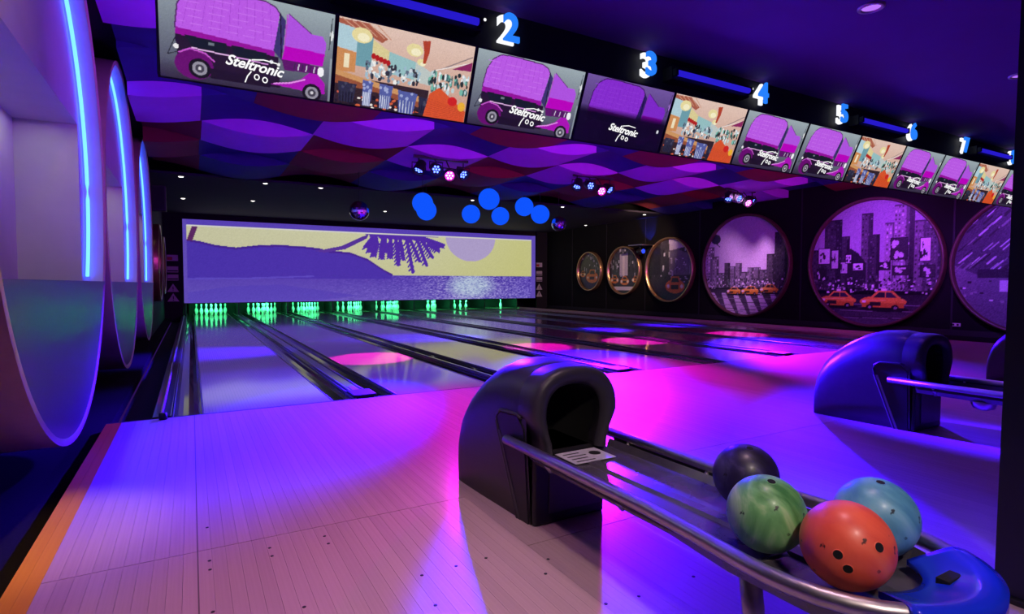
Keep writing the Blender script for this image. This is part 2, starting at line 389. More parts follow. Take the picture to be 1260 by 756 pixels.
edges = [LX[0] - 0.265] + [(LX[k] + LANE_W + LX[k + 1]) / 2 for k in range(7)] + [LX[7] + LANE_W + 0.275]
for i, x in enumerate(edges):
    lab = 'black pinsetter partition wall ' + ('beside the pillar by the niche wall' if i == 0 else 'beyond the eighth lane' if i == 8 else f'between pins of the {ORD[i-1]} and {ORD[i]} lanes')
    tag(MB().box(x - 0.024, x + 0.024, YM + 0.15, YE - 0.07, -0.19, 1.2, 0.006).obj('kickback', 'plastic_dark'), lab, 'partition', 'pinsetter partitions')
for k in range(8):
    t = thing('pin_lamp', f'green tube lamp hidden above the pins of the {ORD[k]} lane', 'lamp', (LX[k] + LANE_W / 2, YM + 0.13, 0.62), group='green pin deck lamps')
    MB().box(-0.5, 0.5, -0.05, 0.03, 0.03, 0.13).obj('lamp_housing', 'plastic_dark', t)
    MB().cyl((-0.48, 0, 0.015), (0.48, 0, 0.015), 0.015, 10).obj('tube', 'tube_green', t)
    lamp('pin_light', 'AREA', (LX[k] + LANE_W / 2, YM + 0.15, 0.6), (0.05, 1.0, 0.30), 34, (LX[k] + LANE_W / 2, YP + 0.55, 0.1), None, 0.9, sizey=0.05)
tag(MB().box(-0.1, 12.75, YE - 0.06, YE, -0.2, 1.2).obj('pit_curtain', 'cavity'), 'black pit curtain behind all the pins', 'curtain')

# ------------------------------------------------------------------ masking screen above the pins
XL, XR, ZB, ZT = -0.22, 13.66, 0.44, 3.26
c = Canvas(560, 116, (XR - XL) / (ZT - ZB))
c.grad(0, 0, 1, 1, (206, 206, 146), (216, 216, 176))
c.put(np.clip(1 - np.abs(c.u - 0.95) * 3, 0, 1), (206, 204, 120), 0.6); c.put(np.clip(1 - c.u * 2.2, 0, 1), (208, 206, 168), 0.7)
c.ell(0.767, 0.93, 0.084, 0.36, (184, 168, 214))
PUR, DK = (76, 54, 178), (70, 38, 150)
c.grad(0, 0, 1, 0.35, (110, 92, 198), (88, 66, 182))
gl = np.clip(rng.normal(0, 1, c.u.shape), -1, 3); gl = (gl + np.roll(gl, 1, 1) + np.roll(gl, 2, 1)) / 3
seam = (c.v < 0.35)
amp = np.clip((c.u - 0.22) * 1.6, 0.04, 1)
c.c = np.clip(c.c + (gl * 46 * amp * seam)[..., None] * np.array([1, 1, .8]), 0, 255)
gd = ((c.u - 0.767) / 0.085) ** 2 + ((c.v - 0.2) / 0.2) ** 2
c.put(np.clip(1.25 - gd, 0, 1) * seam * np.clip(0.75 + gl * 0.35, 0, 1), (196, 226, 236))
gd2 = ((c.u - 0.767) / 0.2) ** 2
c.put(np.clip(1 - gd2, 0, 1) * seam * np.clip(gl * 0.5 + 0.1, 0, 1), (214, 214, 240))
hill = [(0, .743), (.034, .719), (.069, .676), (.115, .653), (.171, .693), (.219, .701), (.279, .69), (.315, .674), (.342, .646), (.396, .632), (.446, .549), (.487, .417), (.515, .345)]
c.line([(u, v + 0.012) for u, v in hill], 0.03, DK)
c.poly([(0, .3)] + hill + [(.515, .3)], PUR)
c.line([(0, .29), (.15, .30), (.3, .33)], 0.02, (96, 78, 200)); c.poly([(0, .12), (.1, .2), (.22, .22), (.42, .07), (.3, 0), (0, 0)], (84, 66, 190), .6)
c.poly([(.306, .662), (.374, .739), (.441, .896), (.453, .94), (.445, .851), (.385, .696), (.331, .644)], (90, 56, 160))
c.poly([(.022, .95), (.034, .95), (.02, .74), (.008, .75)], (96, 42, 100))
for bx, tip in [(.452, (.45, .68)), (.46, (.462, .62)), (.47, (.487, .588)), (.47, (.50, .68)), (.49, (.512, .60)), (.50, (.535, .50)), (.51, (.55, .58)), (.52, (.579, .40)), (.52, (.60, .56)), (.54, (.622, .50)), (.55, (.64, .62)), (.56, (.66, .72)), (.57, (.676, .80)), (.455, (.44, .74))]:
    mx_ = ((bx + tip[0]) / 2 + 0.012, 0.86); pts = [(bx, .945), mx_, tip]
    c.line(pts, 0.05, (86, 48, 176))
    for q in range(7):
        s_ = q / 7; px = mx_[0] + (tip[0] - mx_[0]) * s_; py = mx_[1] + (tip[1] - mx_[1]) * s_
        for dx in (-.009, .007): c.line([(px, py), (px + dx, py - .09 * (1 - .5 * s_))], 0.022, (82, 46, 172))
c.rect(.44, .91, .66, .945, (84, 46, 172))
c.rect(0, .93, 1, 1, (92, 70, 190)); c.rect(0, 0, .008, 1, (100, 80, 190)); c.rect(.985, 0, 1, 1, (100, 78, 190)); c.rect(0.008, .917, .985, .935, (226, 224, 214))
c.noise(3)
ms = thing('masking_screen', 'long glowing sunset beach screen above the bowling pins', 'screen', (0, YM, 0))
printmat('mask_print', 0.82)
mobj('picture', c.mesh('picture', lambda u, v: np.stack([XL + (XR - XL) * u, 0 * u - 0.003, ZB + (ZT - ZB) * v], 1)), 'mask_print', ms)
MB().box(XL - 0.02, XR + 0.02, 0.0, 0.06, ZB - 0.02, ZT + 0.02).obj('backing', 'plastic_dark', ms)
struct(MB().box(-0.78, XW, YM + 0.08, YM + 0.14, 0.75, 3.46).obj('trim_3', 'black_paint'))
for sx, who, wall in ((-0.50, -0.28, 'left'), (14.03, 0.27, 'right')):
    side = 'niche wall' if wall == 'left' else 'wall of taxi pictures'
    a, b = (-0.78, -0.25) if wall == 'left' else (13.72, XW)
    t = thing('pillar', f'black pillar with warning signs between the screen and the {side}', 'pillar', (0, YM, 0))
    MB().box(a, b, -0.02, 0.07, -0.2, 3.45, 0.004).obj('pillar_body', 'black_paint', t)
    xs = -0.53 if wall == 'left' else 13.86
    for z, kind in ((1.95, 'r'), (1.57, 'w'), (1.30, 'w'), (0.95, 't'), (0.63, 't')):
        if kind == 't':
            m = MB(); m.add([(xs - .17, -.026, z - .13), (xs + .17, -.026, z - .13), (xs, -.026, z + .15), (xs - .17, -.021, z - .13), (xs + .17, -.021, z - .13), (xs, -.021, z + .15)], [(0, 1, 2), (3, 5, 4), (0, 3, 4, 1), (1, 4, 5, 2), (2, 5, 3, 0)])
            sg = m.obj('warning_sign', 'sign_white', t)
            MB().box(xs - .012, xs + .012, -.03, -.026, z - .05, z + .05).box(xs - .012, xs + .012, -.03, -.026, z - .10, z - .075).obj('symbol', 'sign_black', sg)
        else:
            sg = MB().box(xs - .16, xs + .16, -.026, -.021, z - .1, z + .1).obj('warning_sign', 'sign_white', t)
            MB().box(xs - .15, xs + .0 if kind == 'r' else xs + .15, -.03, -.026, z - .07, z + .03 if kind == 'r' else z - .03).obj('symbol', 'sign_red' if kind == 'r' else 'sign_black', sg)

# ------------------------------------------------------------------ score monitors
def car_canvas(dark):
    c = Canvas(250, 140, 1.8)
    c.grad(0, 0, 1, 1, (72, 72, 92), (158, 172, 178)); c.put(np.clip(1 - c.v * 5, 0, 1), (46, 34, 58), .8)
    roof = [(.085, .53), (.10, .76), (.14, .90), (.20, .97), (.30, .985), (.58, .965), (.635, .93), (.66, .87), (.635, .47)]
    c.line(roof[:8], .03, (86, 44, 104)); c.poly(roof, (188, 92, 232))
    for i in range(11): c.line([(.12 + .05 * i, .55), (.17 + .043 * i, .96)], .006, (168, 72, 214))
    for i in range(5): c.line([(.10, .6 + .07 * i), (.64, .56 + .075 * i)], .005, (206, 120, 244))
    c.poly([(.085, .53), (.64, .47), (.64, .40), (.08, .44)], (150, 18, 156))
    c.poly([(.08, .46), (.66, .41), (.68, .07), (.10, .07)], (38, 22, 46))
    c.poly([(.13, .47), (.36, .45), (.36, .345), (.17, .355)], (22, 28, 40)); c.poly([(.385, .45), (.59, .43), (.60, .325), (.40, .34)], (22, 28, 40)); c.rect(.26, .40, .29, .43, (110, 118, 130))
    c.line([(.17, .345), (.37, .33)], .014, (226, 180, 230)); c.line([(.40, .33), (.60, .31)], .014, (214, 150, 220))
    c.poly([(.63, .47), (.665, .88), (.70, .82), (.68, .38)], (60, 52, 110)); c.line([(.665, .88), (.68, .40)], .012, (30, 20, 40))
    c.poly([(.69, .50), (.705, .92), (.74, .60)], (176, 84, 200))
    c.poly([(.70, .54), (.715, .90), (.86, .735), (.93, .73), (.955, .66), (.95, .53), (.72, .55)], (176, 84, 226))
    c.line([(.715, .90), (.86, .735)], .010, (96, 30, 110))
    c.poly([(.70, .55), (.95, .54), (.94, .40), (.68, .38)], (186, 6, 190))
    c.poly([(.68, .40), (.93, .39), (.92, .30), (.70, .28)], (92, 24, 104))
    for i in range(6): c.line([(.76 + .025 * i, .31), (.765 + .025 * i, .37)], .014, (210, 200, 220) if i % 2 else (60, 40, 80))
    c.poly([(.62, .10), (.70, .13), (.80, .20), (.86, .30), (.91, .30), (.96, .20), (.965, .08), (.90, .06), (.80, .08)], (172, 22, 182))
    c.line([(.64, .11), (.74, .145), (.83, .21)], .016, (230, 150, 236))
    c.ell(.93, .33, .022, .055, (246, 244, 250))
    c.ell(.18, .17, .105, .155, (104, 16, 110)); c.poly([(.27, .05), (.27, .16), (.62, .15), (.62, .05)], (30, 18, 38)); c.line([(.10, .28), (.16, .335), (.24, .31), (.29, .24)], .016, (200, 90, 206))
    for x, y in ((.21, .14), (.88, .07)):
        c.ell(x, y, .062, .105, (24, 20, 28)); c.ell(x, y, .042, .072, (150, 146, 160)); c.ell(x, y, .026, .045, (70, 66, 78)); c.ell(x, y, .010, .018, (210, 206, 214))
    c.line([(.085, .44), (.04, .24)], .008, (30, 30, 36)); c.line([(.04, .24), (.09, .28)], .008, (30, 30, 36)); c.ell(.085, .335, .014, .025, (240, 236, 240))
    c.ell(.985, .76, .012, .06, (232, 236, 236)); c.line([(.975, .6), (.985, .95)], .012, (60, 66, 70)); c.ell(.665, .33, .01, .02, (240, 240, 240)); c.ell(.62, .345, .012, .02, (230, 230, 240))
    c.rect(.985, 0, 1, .5, (170, 184, 192), .6)
    if dark:
        c.put(np.clip((.56 - c.v) * 9, 0, 1), (16, 10, 30), .93); c.c = c.c * np.array([.72, .5, .9]); c.ell(.93, .33, .014, .03, (220, 220, 230))
    c.noise(3.5); return c
def bar_canvas():
    c = Canvas(250, 140, 1.8)
    c.grad(0, 0, 1, 1, (196, 150, 130), (226, 196, 182))
    c.poly([(0, .98), (0, .93), (.14, .90), (.30, .80), (.34, .86), (.2, .99)], (168, 92, 70))
    for i in range(5): c.line([(.02 + .06 * i, .99), (.16 + .05 * i, .86)], .012, (206, 150, 124))
    c.poly([(0, .93), (.13, .90), (.13, .64), (0, .66)], (176, 206, 216)); c.poly([(.13, .9), (.24, .84), (.24, .48), (.13, .48)], (110, 158, 170))
    c.poly([(0, .66), (.13, .63), (.13, .40), (0, .38)], (206, 140, 84)); c.rect(.05, .44, .085, .60, (240, 226, 190))
    c.poly([(.24, .82), (.36, .72), (.36, .58), (.24, .60)], (220, 206, 150)); c.poly([(.36, .72), (.56, .66), (.56, .44), (.36, .46)], (150, 192, 194))
    c.poly([(.56, .66), (.70, .56), (.70, .40), (.56, .42)], (190, 200, 196))
    for i in range(5): c.ell(.25 + .027 * i, .63 - .012 * i, .016, .035, (178, 30, 26))
    for i in range(90):
        x, y = random.uniform(.2, .6), random.uniform(.36, .56); c.ell(x, y, random.uniform(.006, .016), random.uniform(.015, .04), random.choice([(240, 240, 236), (50, 50, 60), (160, 190, 206), (206, 214, 220), (96, 110, 130)]))
    for x, y, r in ((.16, .84, .07), (.54, .80, .062), (.60, .67, .034)):
        c.ell(x, y, r, r * 1.25, (232, 218, 158)); c.ell(x + .01, y - .02, r * .6, r * .7, (246, 238, 200)); 
    c.poly([(.59, .93), (.65, .95), (.65, .80), (.63, .66), (.61, .66), (.61, .8)], (178, 66, 40))
    c.line([(.74, .62), (.99, .86)], .016, (150, 130, 130)); c.line([(.70, .60), (.98, .78)], .012, (240, 230, 226)); c.poly([(.84, .66), (1, .80), (1, .68)], (140, 40, 96))
    for i in range(70):
        x, y = random.uniform(.68, .99), random.uniform(.36, .60); c.ell(x, y, random.uniform(.006, .014), random.uniform(.02, .05), random.choice([(230, 236, 240), (40, 50, 50), (120, 186, 170), (70, 110, 110), (190, 210, 214)]))
    c.rect(.0, .0, .68, .34, (52, 36, 40)); c.poly([(0, .40), (.0, .34), (.62, .17), (.62, .24)], (206, 150, 96)); c.poly([(0, .34), (0, .24), (.3, .20), (.62, .1), (.62, .17)], (150, 82, 52))
    for i in range(60): c.ell(random.uniform(0, .66), random.uniform(0, .14), .012, .014, random.choice([(210, 96, 56), (30, 22, 26), (236, 226, 220), (24, 20, 30)]))
    for x, w_, y0, y1 in ((.02, .13, .03, .27), (.19, .075, .02, .33), (.31, .10, .02, .32), (.45, .15, .0, .28), (.61, .10, .02, .24)):
        cc = (84, 94, 160) if .15 < x < .5 else (44, 44, 66)
        c.poly([(x, y1), (x + w_, y1 - .01), (x + w_ * .85, y0), (x + w_ * .12, y0)], cc)
        for q in range(5): c.line([(x + w_ * (.15 + .16 * q), y1 * .55), (x + w_ * (.18 + .15 * q), y0)], .010, (206, 212, 230) if .15 < x < .5 else (24, 22, 34))
        for q in range(6): c.ell(x + random.uniform(.1, .9) * w_, random.uniform(y1 * .6, y1), .01, .018, (160, 170, 214) if .15 < x < .5 else (70, 70, 90))
    c.poly([(.66, .0), (.69, .30), (.76, .40), (.80, .36), (1, .14), (1, 0)], (216, 84, 40))
    for i in range(9): c.line([(.68, .03 * i), (.99, .02 * i - .02)], .006, (190, 62, 28))
    c.ell(.88, .25, .04, .06, (206, 36, 30)); c.ell(.96, .2, .03, .06, (236, 176, 50)); c.noise(5); return c
SW, SH = 1.0, 0.55
def s3d(u, v): return np.stack([(u - 0.5) * SW, 0 * u, v * SH], 1)
printmat('screen_print', 0.95)
scr_me = {'car': car_canvas(False).mesh('screen_image', s3d), 'dark': car_canvas(True).mesh('screen_image', s3d), 'bar': bar_canvas().mesh('screen_image', s3d)}
seq = ['car', 'bar', 'car', 'dark', 'bar', 'car', 'car', 'bar', 'car', 'car', 'bar', 'car']
house_me = MB().box(-0.5135, 0.5135, 0.006, 0.05, -0.01, SH + 0.012, 0.004).mesh('housing')
bez_me = MB().box(-0.5135, -0.5, -0.004, 0.01, -0.01, SH + 0.012).box(0.5, 0.5135, -0.004, 0.01, -0.01, SH + 0.012).box(-0.5, 0.5, -0.004, 0.01, -0.01, 0).box(-0.5, 0.5, -0.004, 0.01, SH, SH + 0.012).mesh('bezel')
let_me = text_mesh('Steltronic', 0.086, 0.0008, 0.35, 0.0022)
sw = MB()
sw.tube([(-0.015, 0, -0.035), (-0.035, 0, -0.07), (-0.045, 0, -0.11)], 0.004, 6); sw.tube([(-0.02, 0, 0.035), (0.05, 0, 0.052), (0.13, 0, 0.05)], 0.004, 6)
for q in (0.02, 0.07): sw.tube([(q + 0.014 * math.cos(2 * PI * i / 14), 0, -0.062 + 0.016 * math.sin(2 * PI * i / 14) - 0.12 * (q - .02)) for i in range(14)], 0.004, 6, closed=True)
swo_me = sw.mesh('flourish')
brk_me = MB().box(-0.04, 0.04, 0.05, 0.09, 0.2, 0.35).cyl((0, 0.07, 0.3), (0, 0.26, 0.42), 0.018, 8).mesh('bracket')
lab = {'car': 'monitor showing a purple vintage car', 'dark': 'monitor showing a dim car, nearly black below', 'bar': 'monitor showing a bar with blue chairs'}
for i, k in enumerate(seq):
    near = f'{ORD[i] if i < 8 else ["ninth", "tenth", "eleventh", "twelfth"][i - 8]} from the niche wall'
    t = thing('score_monitor', f'{lab[k]}, {near}', 'monitor', (-0.15 + 0.5135 + 1.027 * i, 4.10, 2.365), (math.radians(23.3), 0, 0), group='overhead score monitors')
    mobj('screen_image', scr_me[k], 'screen_print', t); mobj('housing', house_me, 'plastic_dark', t); mobj('bezel', bez_me, 'plastic_dark', t); mobj('bracket', brk_me, 'plastic_dark', t)
    if k != 'bar':
        l = mobj('lettering', let_me, 'letter_white', t, (0.02, -0.002, 0.145), (PI / 2, 0.08, 0)); mobj('flourish', swo_me, 'letter_white', l, (0, 0, 0.0), (-PI / 2, 0, 0))
# lane numerals on the fascia
for k in range(8):
    n = str(k + 1); x = LX[k] + LANE_W / 2 + 0.07
    t = thing('lane_numeral', f'glowing blue and white numeral {NW[k]} on the dark fascia', 'numeral', (x, 4.17, 3.215), group='lane numerals')
    a = text_mesh(n, 0.305, 0.012, 0, 0.009)
    mobj('numeral_face', a, 'digit_blue', t, (0.018, 0, 0.0), (PI / 2, 0, 0))
    b = text_mesh(n, 0.305, 0.012, 0, 0.011)
    mobj('numeral_back', b, 'digit_white', t, (-0.022, 0.035, -0.015), (PI / 2, 0, 0))
    MB().cyl((0, 0.04, 0), (0, 0.08, 0), 0.01, 8).obj('stud', 'plastic_dark', t)
# blacklight tubes on the fascia
for i in range(4):
    x = 0.95 + PAIR * i
    t = thing('blacklight', f'black fixture with glowing blue tube between numerals {NW[2*i]} and {NW[2*i+1]}', 'lamp', (x, 4.1, 3.17), group='blacklight fixtures')
    MB().box(-0.04, 1.11, 0.02, 0.15, -0.06, 0.07, 0.006).obj('fixture', 'plastic_dark', t)
    MB().cyl((0, 0.0, 0.0), (1.07, 0.0, 0.0), 0.028, 12).obj('tube', 'uv', t)
    MB().box(-0.03, -0.0, -0.03, 0.03, -0.035, 0.035, 0.004).box(1.07, 1.10, -0.03, 0.03, -0.035, 0.035, 0.004).obj('holder', 'plastic_dark', t)
    MB().lathe([(0.012, -0.006), (0.012, 0)], 10, axis='y', c=(1.13, -0.0, 0.03)).obj('indicator', 'letter_white', t)
    lamp('blacklight_glow', 'AREA', (x + 0.53, 4.03, 3.12), (0.06, 0.01, 1.0), 20, (x + 0.53, 2.0, 0), None, 1.05, sizey=0.06)

# ------------------------------------------------------------------ left wall: round niches
ZC, RD = 1.87, 1.80
XFc, XRec, XBk = -0.68, -0.83, -1.26
def disc_pts(r, x, n=96, a0=0, a1=2 * PI, yc=0): return [(x, yc + r * math.cos(a0 + (a1 - a0) * i / n), ZC + r * math.sin(a0 + (a1 - a0) * i / n)) for i in range(n + 1)]
zl = 1.115
for i, yc in enumerate((4.65, 8.30, 12.15)):
    who = ['largest visible, beside the approach floor', 'between the other two niches', 'next to the small framed pictures'][i]
    t = thing('round_niche', f'big round wall unit with blue neon and white niche, {who}', 'wall unit', (0, yc, 0), group='round neon niches')
    N = 96
    # drum side
    rings = [[(x, p[1], p[2]) for p in disc_pts(RD, 0)[:-1]] for x in (-1.305, -0.70, XFc)]
    MB().ring_loft(rings, caps=False).obj('drum', 'disc_rim', t)
    # front rim ring
    rr = [disc_pts(RD, XFc)[:-1], disc_pts(RD - 0.035, XFc + 0.004)[:-1], disc_pts(RD - 0.05, XFc - 0.012)[:-1]]
    MB().ring_loft(rr, caps=False).obj('rim', 'disc_rim', t)
    # lower face panel with ledge on top
    ri = RD - 0.045; a0 = math.asin((zl - ZC) / ri)
    pts = disc_pts(ri, XFc - 0.006, 60, -PI - a0, a0)
    m = MB(); n = len(pts); back = [(XRec - 0.02, p[1], p[2]) for p in pts]
    m.add(pts, [tuple(range(n))]); m.add(back, [tuple(range(n))[::-1]])
    m.obj('lower_panel', 'disc_grey', t)
    hw = ri * math.cos(a0)
    MB().box(XRec - 0.43, XFc + 0.004, -hw, hw, zl - 0.03, zl).obj('ledge', 'disc_grey', t)
    # reveal
    up = disc_pts(ri, 0, 60, a0, PI - a0)
    MB().ring_loft([[(x, p[1], p[2]) for p in up] for x in (XFc - 0.01, XRec)], closed=False, caps=False).obj('reveal', 'white_paint', t)
    # recessed back panel with a rectangular opening
    y0, y1, z1 = -1.5, 1.5, 2.47
    m = MB()
    yr = math.sqrt(ri ** 2 - (z1 - ZC) ** 2)
    top = [p for p in disc_pts(ri, XRec, 60, a0, PI - a0) if p[2] > z1]
    top = [(XRec, yr, z1)] + top + [(XRec, -yr, z1)]
    m.add(top, [tuple(range(len(top)))])
    for s_ in (1, -1):
        sd = [p for p in disc_pts(ri, XRec, 120, a0, PI - a0) if p[2] <= z1 and p[1] * s_ > 0]
        sd.sort(key=lambda p: p[2]); sd = [(XRec, s_ * 1.5, zl)] + sd + [(XRec, s_ * yr, z1), (XRec, s_ * 1.5, z1)]
        m.add(sd, [tuple(range(len(sd)))])
    m.obj('recess_panel', 'white_paint', t)
    # niche box
    nb = MB(); nb.add([(XRec, y0, z1), (XRec, y1, z1), (XBk, y1, z1), (XBk, y0, z1)], [(0, 1, 2, 3)])
    nb.add([(XBk, y0, zl), (XBk, y1, zl), (XBk, y1, z1), (XBk, y0, z1)], [(0, 1, 2, 3)])
    for s_ in (y0, y1): nb.add([(XRec, s_, zl), (XBk, s_, zl), (XBk, s_, z1), (XRec, s_, z1)], [(0, 1, 2, 3)])
    nb.obj('niche_box', 'white_paint', t)
    nt_ = disc_pts(ri - 0.035, XRec + 0.03, 48, a0 + 0.02, PI - a0 - 0.02)
    MB().tube(nt_, 0.014, 8).obj('neon_tube', 'neon', t)
for y, d, i in ((16.0, 1.85, 0), (18.4, 1.6, 1)):
    t = thing('round_picture', f'brass-rimmed round picture on the niche wall, {"nearer the neon" if i == 0 else "nearer the pillar"}', 'picture', (-0.78, y, 1.6))
    r = d / 2
    MB().lathe([(r, 0), (r, 0.14), (r - 0.03, 0.16), (r - 0.07, 0.15), (r - 0.08, 0.02)], 64, axis='x', caps=False).obj('frame', 'brass', t)
    MB().lathe([(r - 0.07, 0.01), (r - 0.07, 0.03)], 64, axis='x').obj('picture', 'disc_grey', t)
sp = thing('speaker', 'black loudspeaker box hung high on the niche wall', 'speaker', (-0.62, 14.95, 2.72))
MB().box(-0.17, 0.17, -0.15, 0.15, 0, 0.55, 0.01).obj('cabinet', 'plastic_dark', sp); MB().box(-0.14, 0.14, -0.165, -0.15, 0.03, 0.52).obj('grille', 'black_paint', sp); MB().cyl((-0.16, 0, 0.3), (-0.17, 0, 0.3), 0.03).obj('bracket', 'steel', sp)

# ------------------------------------------------------------------ right wall: round street pictures
def city_canvas(sd, tall, warm):
    rs = random.Random(sd); c = Canvas(170, 170, 1)
    c.grad(0, .3, 1, 1, (222, 216, 222), (168, 160, 176)) if not tall else c.grad(0, .3, 1, 1, (190, 180, 200), (150, 140, 162))
    def tower(x0, x1, y0, y1, g, st=0):
        c.rect(x0, y0, x1, y1, (g, g * .97, g * 1.02)); c.rect(x0 + (x1 - x0) * .62, y0, x1, y1, (g * .62, g * .6, g * .64))
        nx = max(2, int((x1 - x0) / .022)); ny = max(3, int((y1 - y0) / .03))
        for a in range(nx):
            for b in range(ny):
                if rs.random() < .75:
                    gg = g * rs.choice([.5, .6, 1.4, 1.25, .4]); xx = x0 + (x1 - x0) * (a + .25) / nx; yy = y0 + (y1 - y0) * (b + .25) / ny
                    c.rect(xx, yy, xx + (x1 - x0) * .5 / nx, yy + (y1 - y0) * .5 / ny, (gg, gg, gg * 1.03))
        c.rect(x0, y1 - .008, x1, y1, (g * .5, g * .5, g * .52))
    def sign(x, y, w_, h_):
        g = rs.choice([214, 190, 226, 36, 50]); c.rect(x, y, x + w_, y + h_, (g, g, g)); k = 255 - g
        for q in range(5): xx, yy = x + rs.uniform(.1, .8) * w_, y + rs.uniform(.1, .8) * h_; c.ell(xx, yy, w_ * rs.uniform(.06, .16), h_ * rs.uniform(.06, .2), (k, k, k))
        c.line([(x, y), (x + w_, y), (x + w_, y + h_), (x, y + h_), (x, y)], .006, (24, 22, 26))
    if tall:
        for x0, x1, y1, g in ((.60, .68, .80, 160), (.66, .80, .93, 150), (.50, .56, .72, 66), (.42, .51, .89, 92), (.27, .33, .72, 60), (.12, .27, .86, 62), (.80, .90, .80, 110), (.88, 1, .74, 80), (0, .12, .62, 70)): tower(x0, x1, .28, y1, g)
        c.rect(.765, .3, .80, .95, (46, 42, 48)); c.poly([(.30, .58), (.34, .62), (.40, .58), (.46, .50), (.46, .3), (.3, .3)], (40, 36, 42))
        for x, y, w_, h_ in ((.07, .50, .10, .13), (.18, .46, .06, .15), (.26, .42, .06, .09), (.64, .52, .12, .16), (.84, .50, .07, .17), (.56, .44, .08, .06), (.66, .40, .12, .07), (.85, .38, .09, .09), (.36, .44, .08, .06), (.06, .36, .08, .10), (.3, .5, .05, .07)): sign(x, y, w_, h_)
    else:
        tower(.0, .13, .28, .70, 190); tower(.11, .19, .28, .60, 150); tower(.83, 1.0, .28, .80, 62); tower(.75, .85, .28, .60, 84)
        for i in range(8): x = .19 + .07 * i; tower(x, x + .075, .28, .40 + .14 * rs.random(), rs.choice([90, 110, 74, 130]))
        c.ell(.15, .78, .06, .05, (40, 36, 60)); c.line([(.15, .74), (.2, .70)], .01, (30, 28, 32))
    for i in range(260):
        x, y = rs.uniform(.02, .98), rs.uniform(.255, .37); g = rs.choice([20, 34, 60, 200, 110, 236]); c.rect(x, y, x + rs.uniform(.004, .02), y + rs.uniform(.005, .022), (g, g, g))
    c.grad(0, 0, 1, .265, (110, 104, 114), (58, 54, 60)) if not tall else c.grad(0, 0, 1, .25, (84, 78, 90), (36, 33, 38))
    if not tall:
        for i in range(8): x = -.1 + .14 * i; c.poly([(x + .05, .225), (x + .10, .225), (x + .24, .0), (x + .13, .0)], (206, 200, 208))
    for i in range(7): y = .02 + .03 * i; c.line([(0, y), (1, y + rs.uniform(-.03, .03))], .005, (130, 124, 134) if i % 2 else (40, 38, 42))
    cars = ((.24, .20, .15), (.59, .195, .17)) if tall else ((.38, .245, .085), (.57, .25, .10), (.78, .265, .10))
    for x, y, s_ in cars:
        c.ell(x + .01, y - s_ * .34, s_ * 1.05, s_ * .12, (16, 14, 16)); c.ell(x, y, s_, s_ * .27, (236, 170, 52)); c.rect(x - s_ * .9, y - s_ * .28, x + s_ * .9, y - s_ * .04, (206, 138, 40))
        c.poly([(x - s_ * .52, y + s_ * .18), (x - s_ * .2, y + s_ * .50), (x + s_ * .42, y + s_ * .50), (x + s_ * .78, y + s_ * .18)], (232, 168, 60))
        c.poly([(x - s_ * .40, y + s_ * .19), (x - s_ * .15, y + s_ * .43), (x + s_ * .10, y + s_ * .43), (x + s_ * .10, y + s_ * .19)], (36, 34, 40)); c.poly([(x + s_ * .16, y + s_ * .19), (x + s_ * .16, y + s_ * .43), (x + s_ * .38, y + s_ * .43), (x + s_ * .60, y + s_ * .19)], (52, 50, 58))
        c.rect(x - s_ * .05, y + s_ * .50, x + s_ * .18, y + s_ * .60, (240, 232, 210)); c.rect(x - s_ * .55, y - s_ * .20, x - s_ * .05, y - s_ * .02, (40, 32, 28))
        for q in (-.55, .55): c.ell(x + q * s_, y - s_ * .27, s_ * .16, s_ * .14, (20, 18, 20)); c.ell(x + q * s_, y - s_ * .27, s_ * .07, s_ * .06, (150, 146, 150))
        c.ell(x - s_ * .80, y + s_ * .0, .016, .012, (255, 246, 220)); c.line([(x - s_ * .9, y + .01), (x + s_ * .9, y + .015)], .004, (250, 206, 110))
    c.noise(9); return c
def taxi_canvas(sd):
    rs = random.Random(sd); c = Canvas(90, 90, 1); c.grad(0, 0, 1, 1, (40, 36, 40), (64, 60, 66))
    for i in range(80): g = rs.choice([210, 160, 90, 30, 20]); x, y = rs.uniform(0, 1), rs.uniform(.35, .95); c.rect(x, y, x + rs.uniform(.01, .04), y + rs.uniform(.02, .12), (g, g, g * 1.02))
    if sd == 3:
        c.rect(0, .42, .3, 1, (34, 30, 34)); c.poly([(.5, .42), (.5, .88), (1, .7), (1, .42)], (150, 140, 156), .6); c.poly([(.5, .80), (.48, 1), (.9, .86)], (206, 196, 214))
        for i in range(40): x, y = rs.uniform(.5, .95), rs.uniform(.3, .7); c.rect(x, y, x + .03, y + .008, (220, 214, 224))
    if sd == 2: c.rect(.36, .4, .62, .85, (214, 206, 212)); c.rect(.45, .3, .52, .8, (250, 240, 236)); c.rect(.1, .08, .9, .16, (226, 220, 222))
    for x, y, s_ in {1: ((.6, .34, .26), (.2, .42, .12)), 2: ((.52, .27, .14), (.2, .3, .13), (.85, .3, .1)), 3: ((.62, .24, .2),)}[sd]:
        c.ell(x, y, s_, s_ * .55, (226, 134, 40)); c.poly([(x - s_ * .5, y + s_ * .3), (x - s_ * .35, y + s_ * .8), (x + s_ * .4, y + s_ * .8), (x + s_ * .6, y + s_ * .3)], (216, 128, 44))
        c.poly([(x - s_ * .4, y + s_ * .32), (x - s_ * .26, y + s_ * .68), (x + s_ * .3, y + s_ * .68), (x + s_ * .45, y + s_ * .32)], (36, 30, 34)); c.rect(x - s_ * .4, y - s_ * .2, x + s_ * .35, y + s_ * .1, (40, 24, 20)); c.ell(x - s_ * .7, y, .03, .03, (250, 236, 200)); c.ell(x + s_ * .7, y, .03, .03, (250, 236, 200))
    c.noise(8); return c
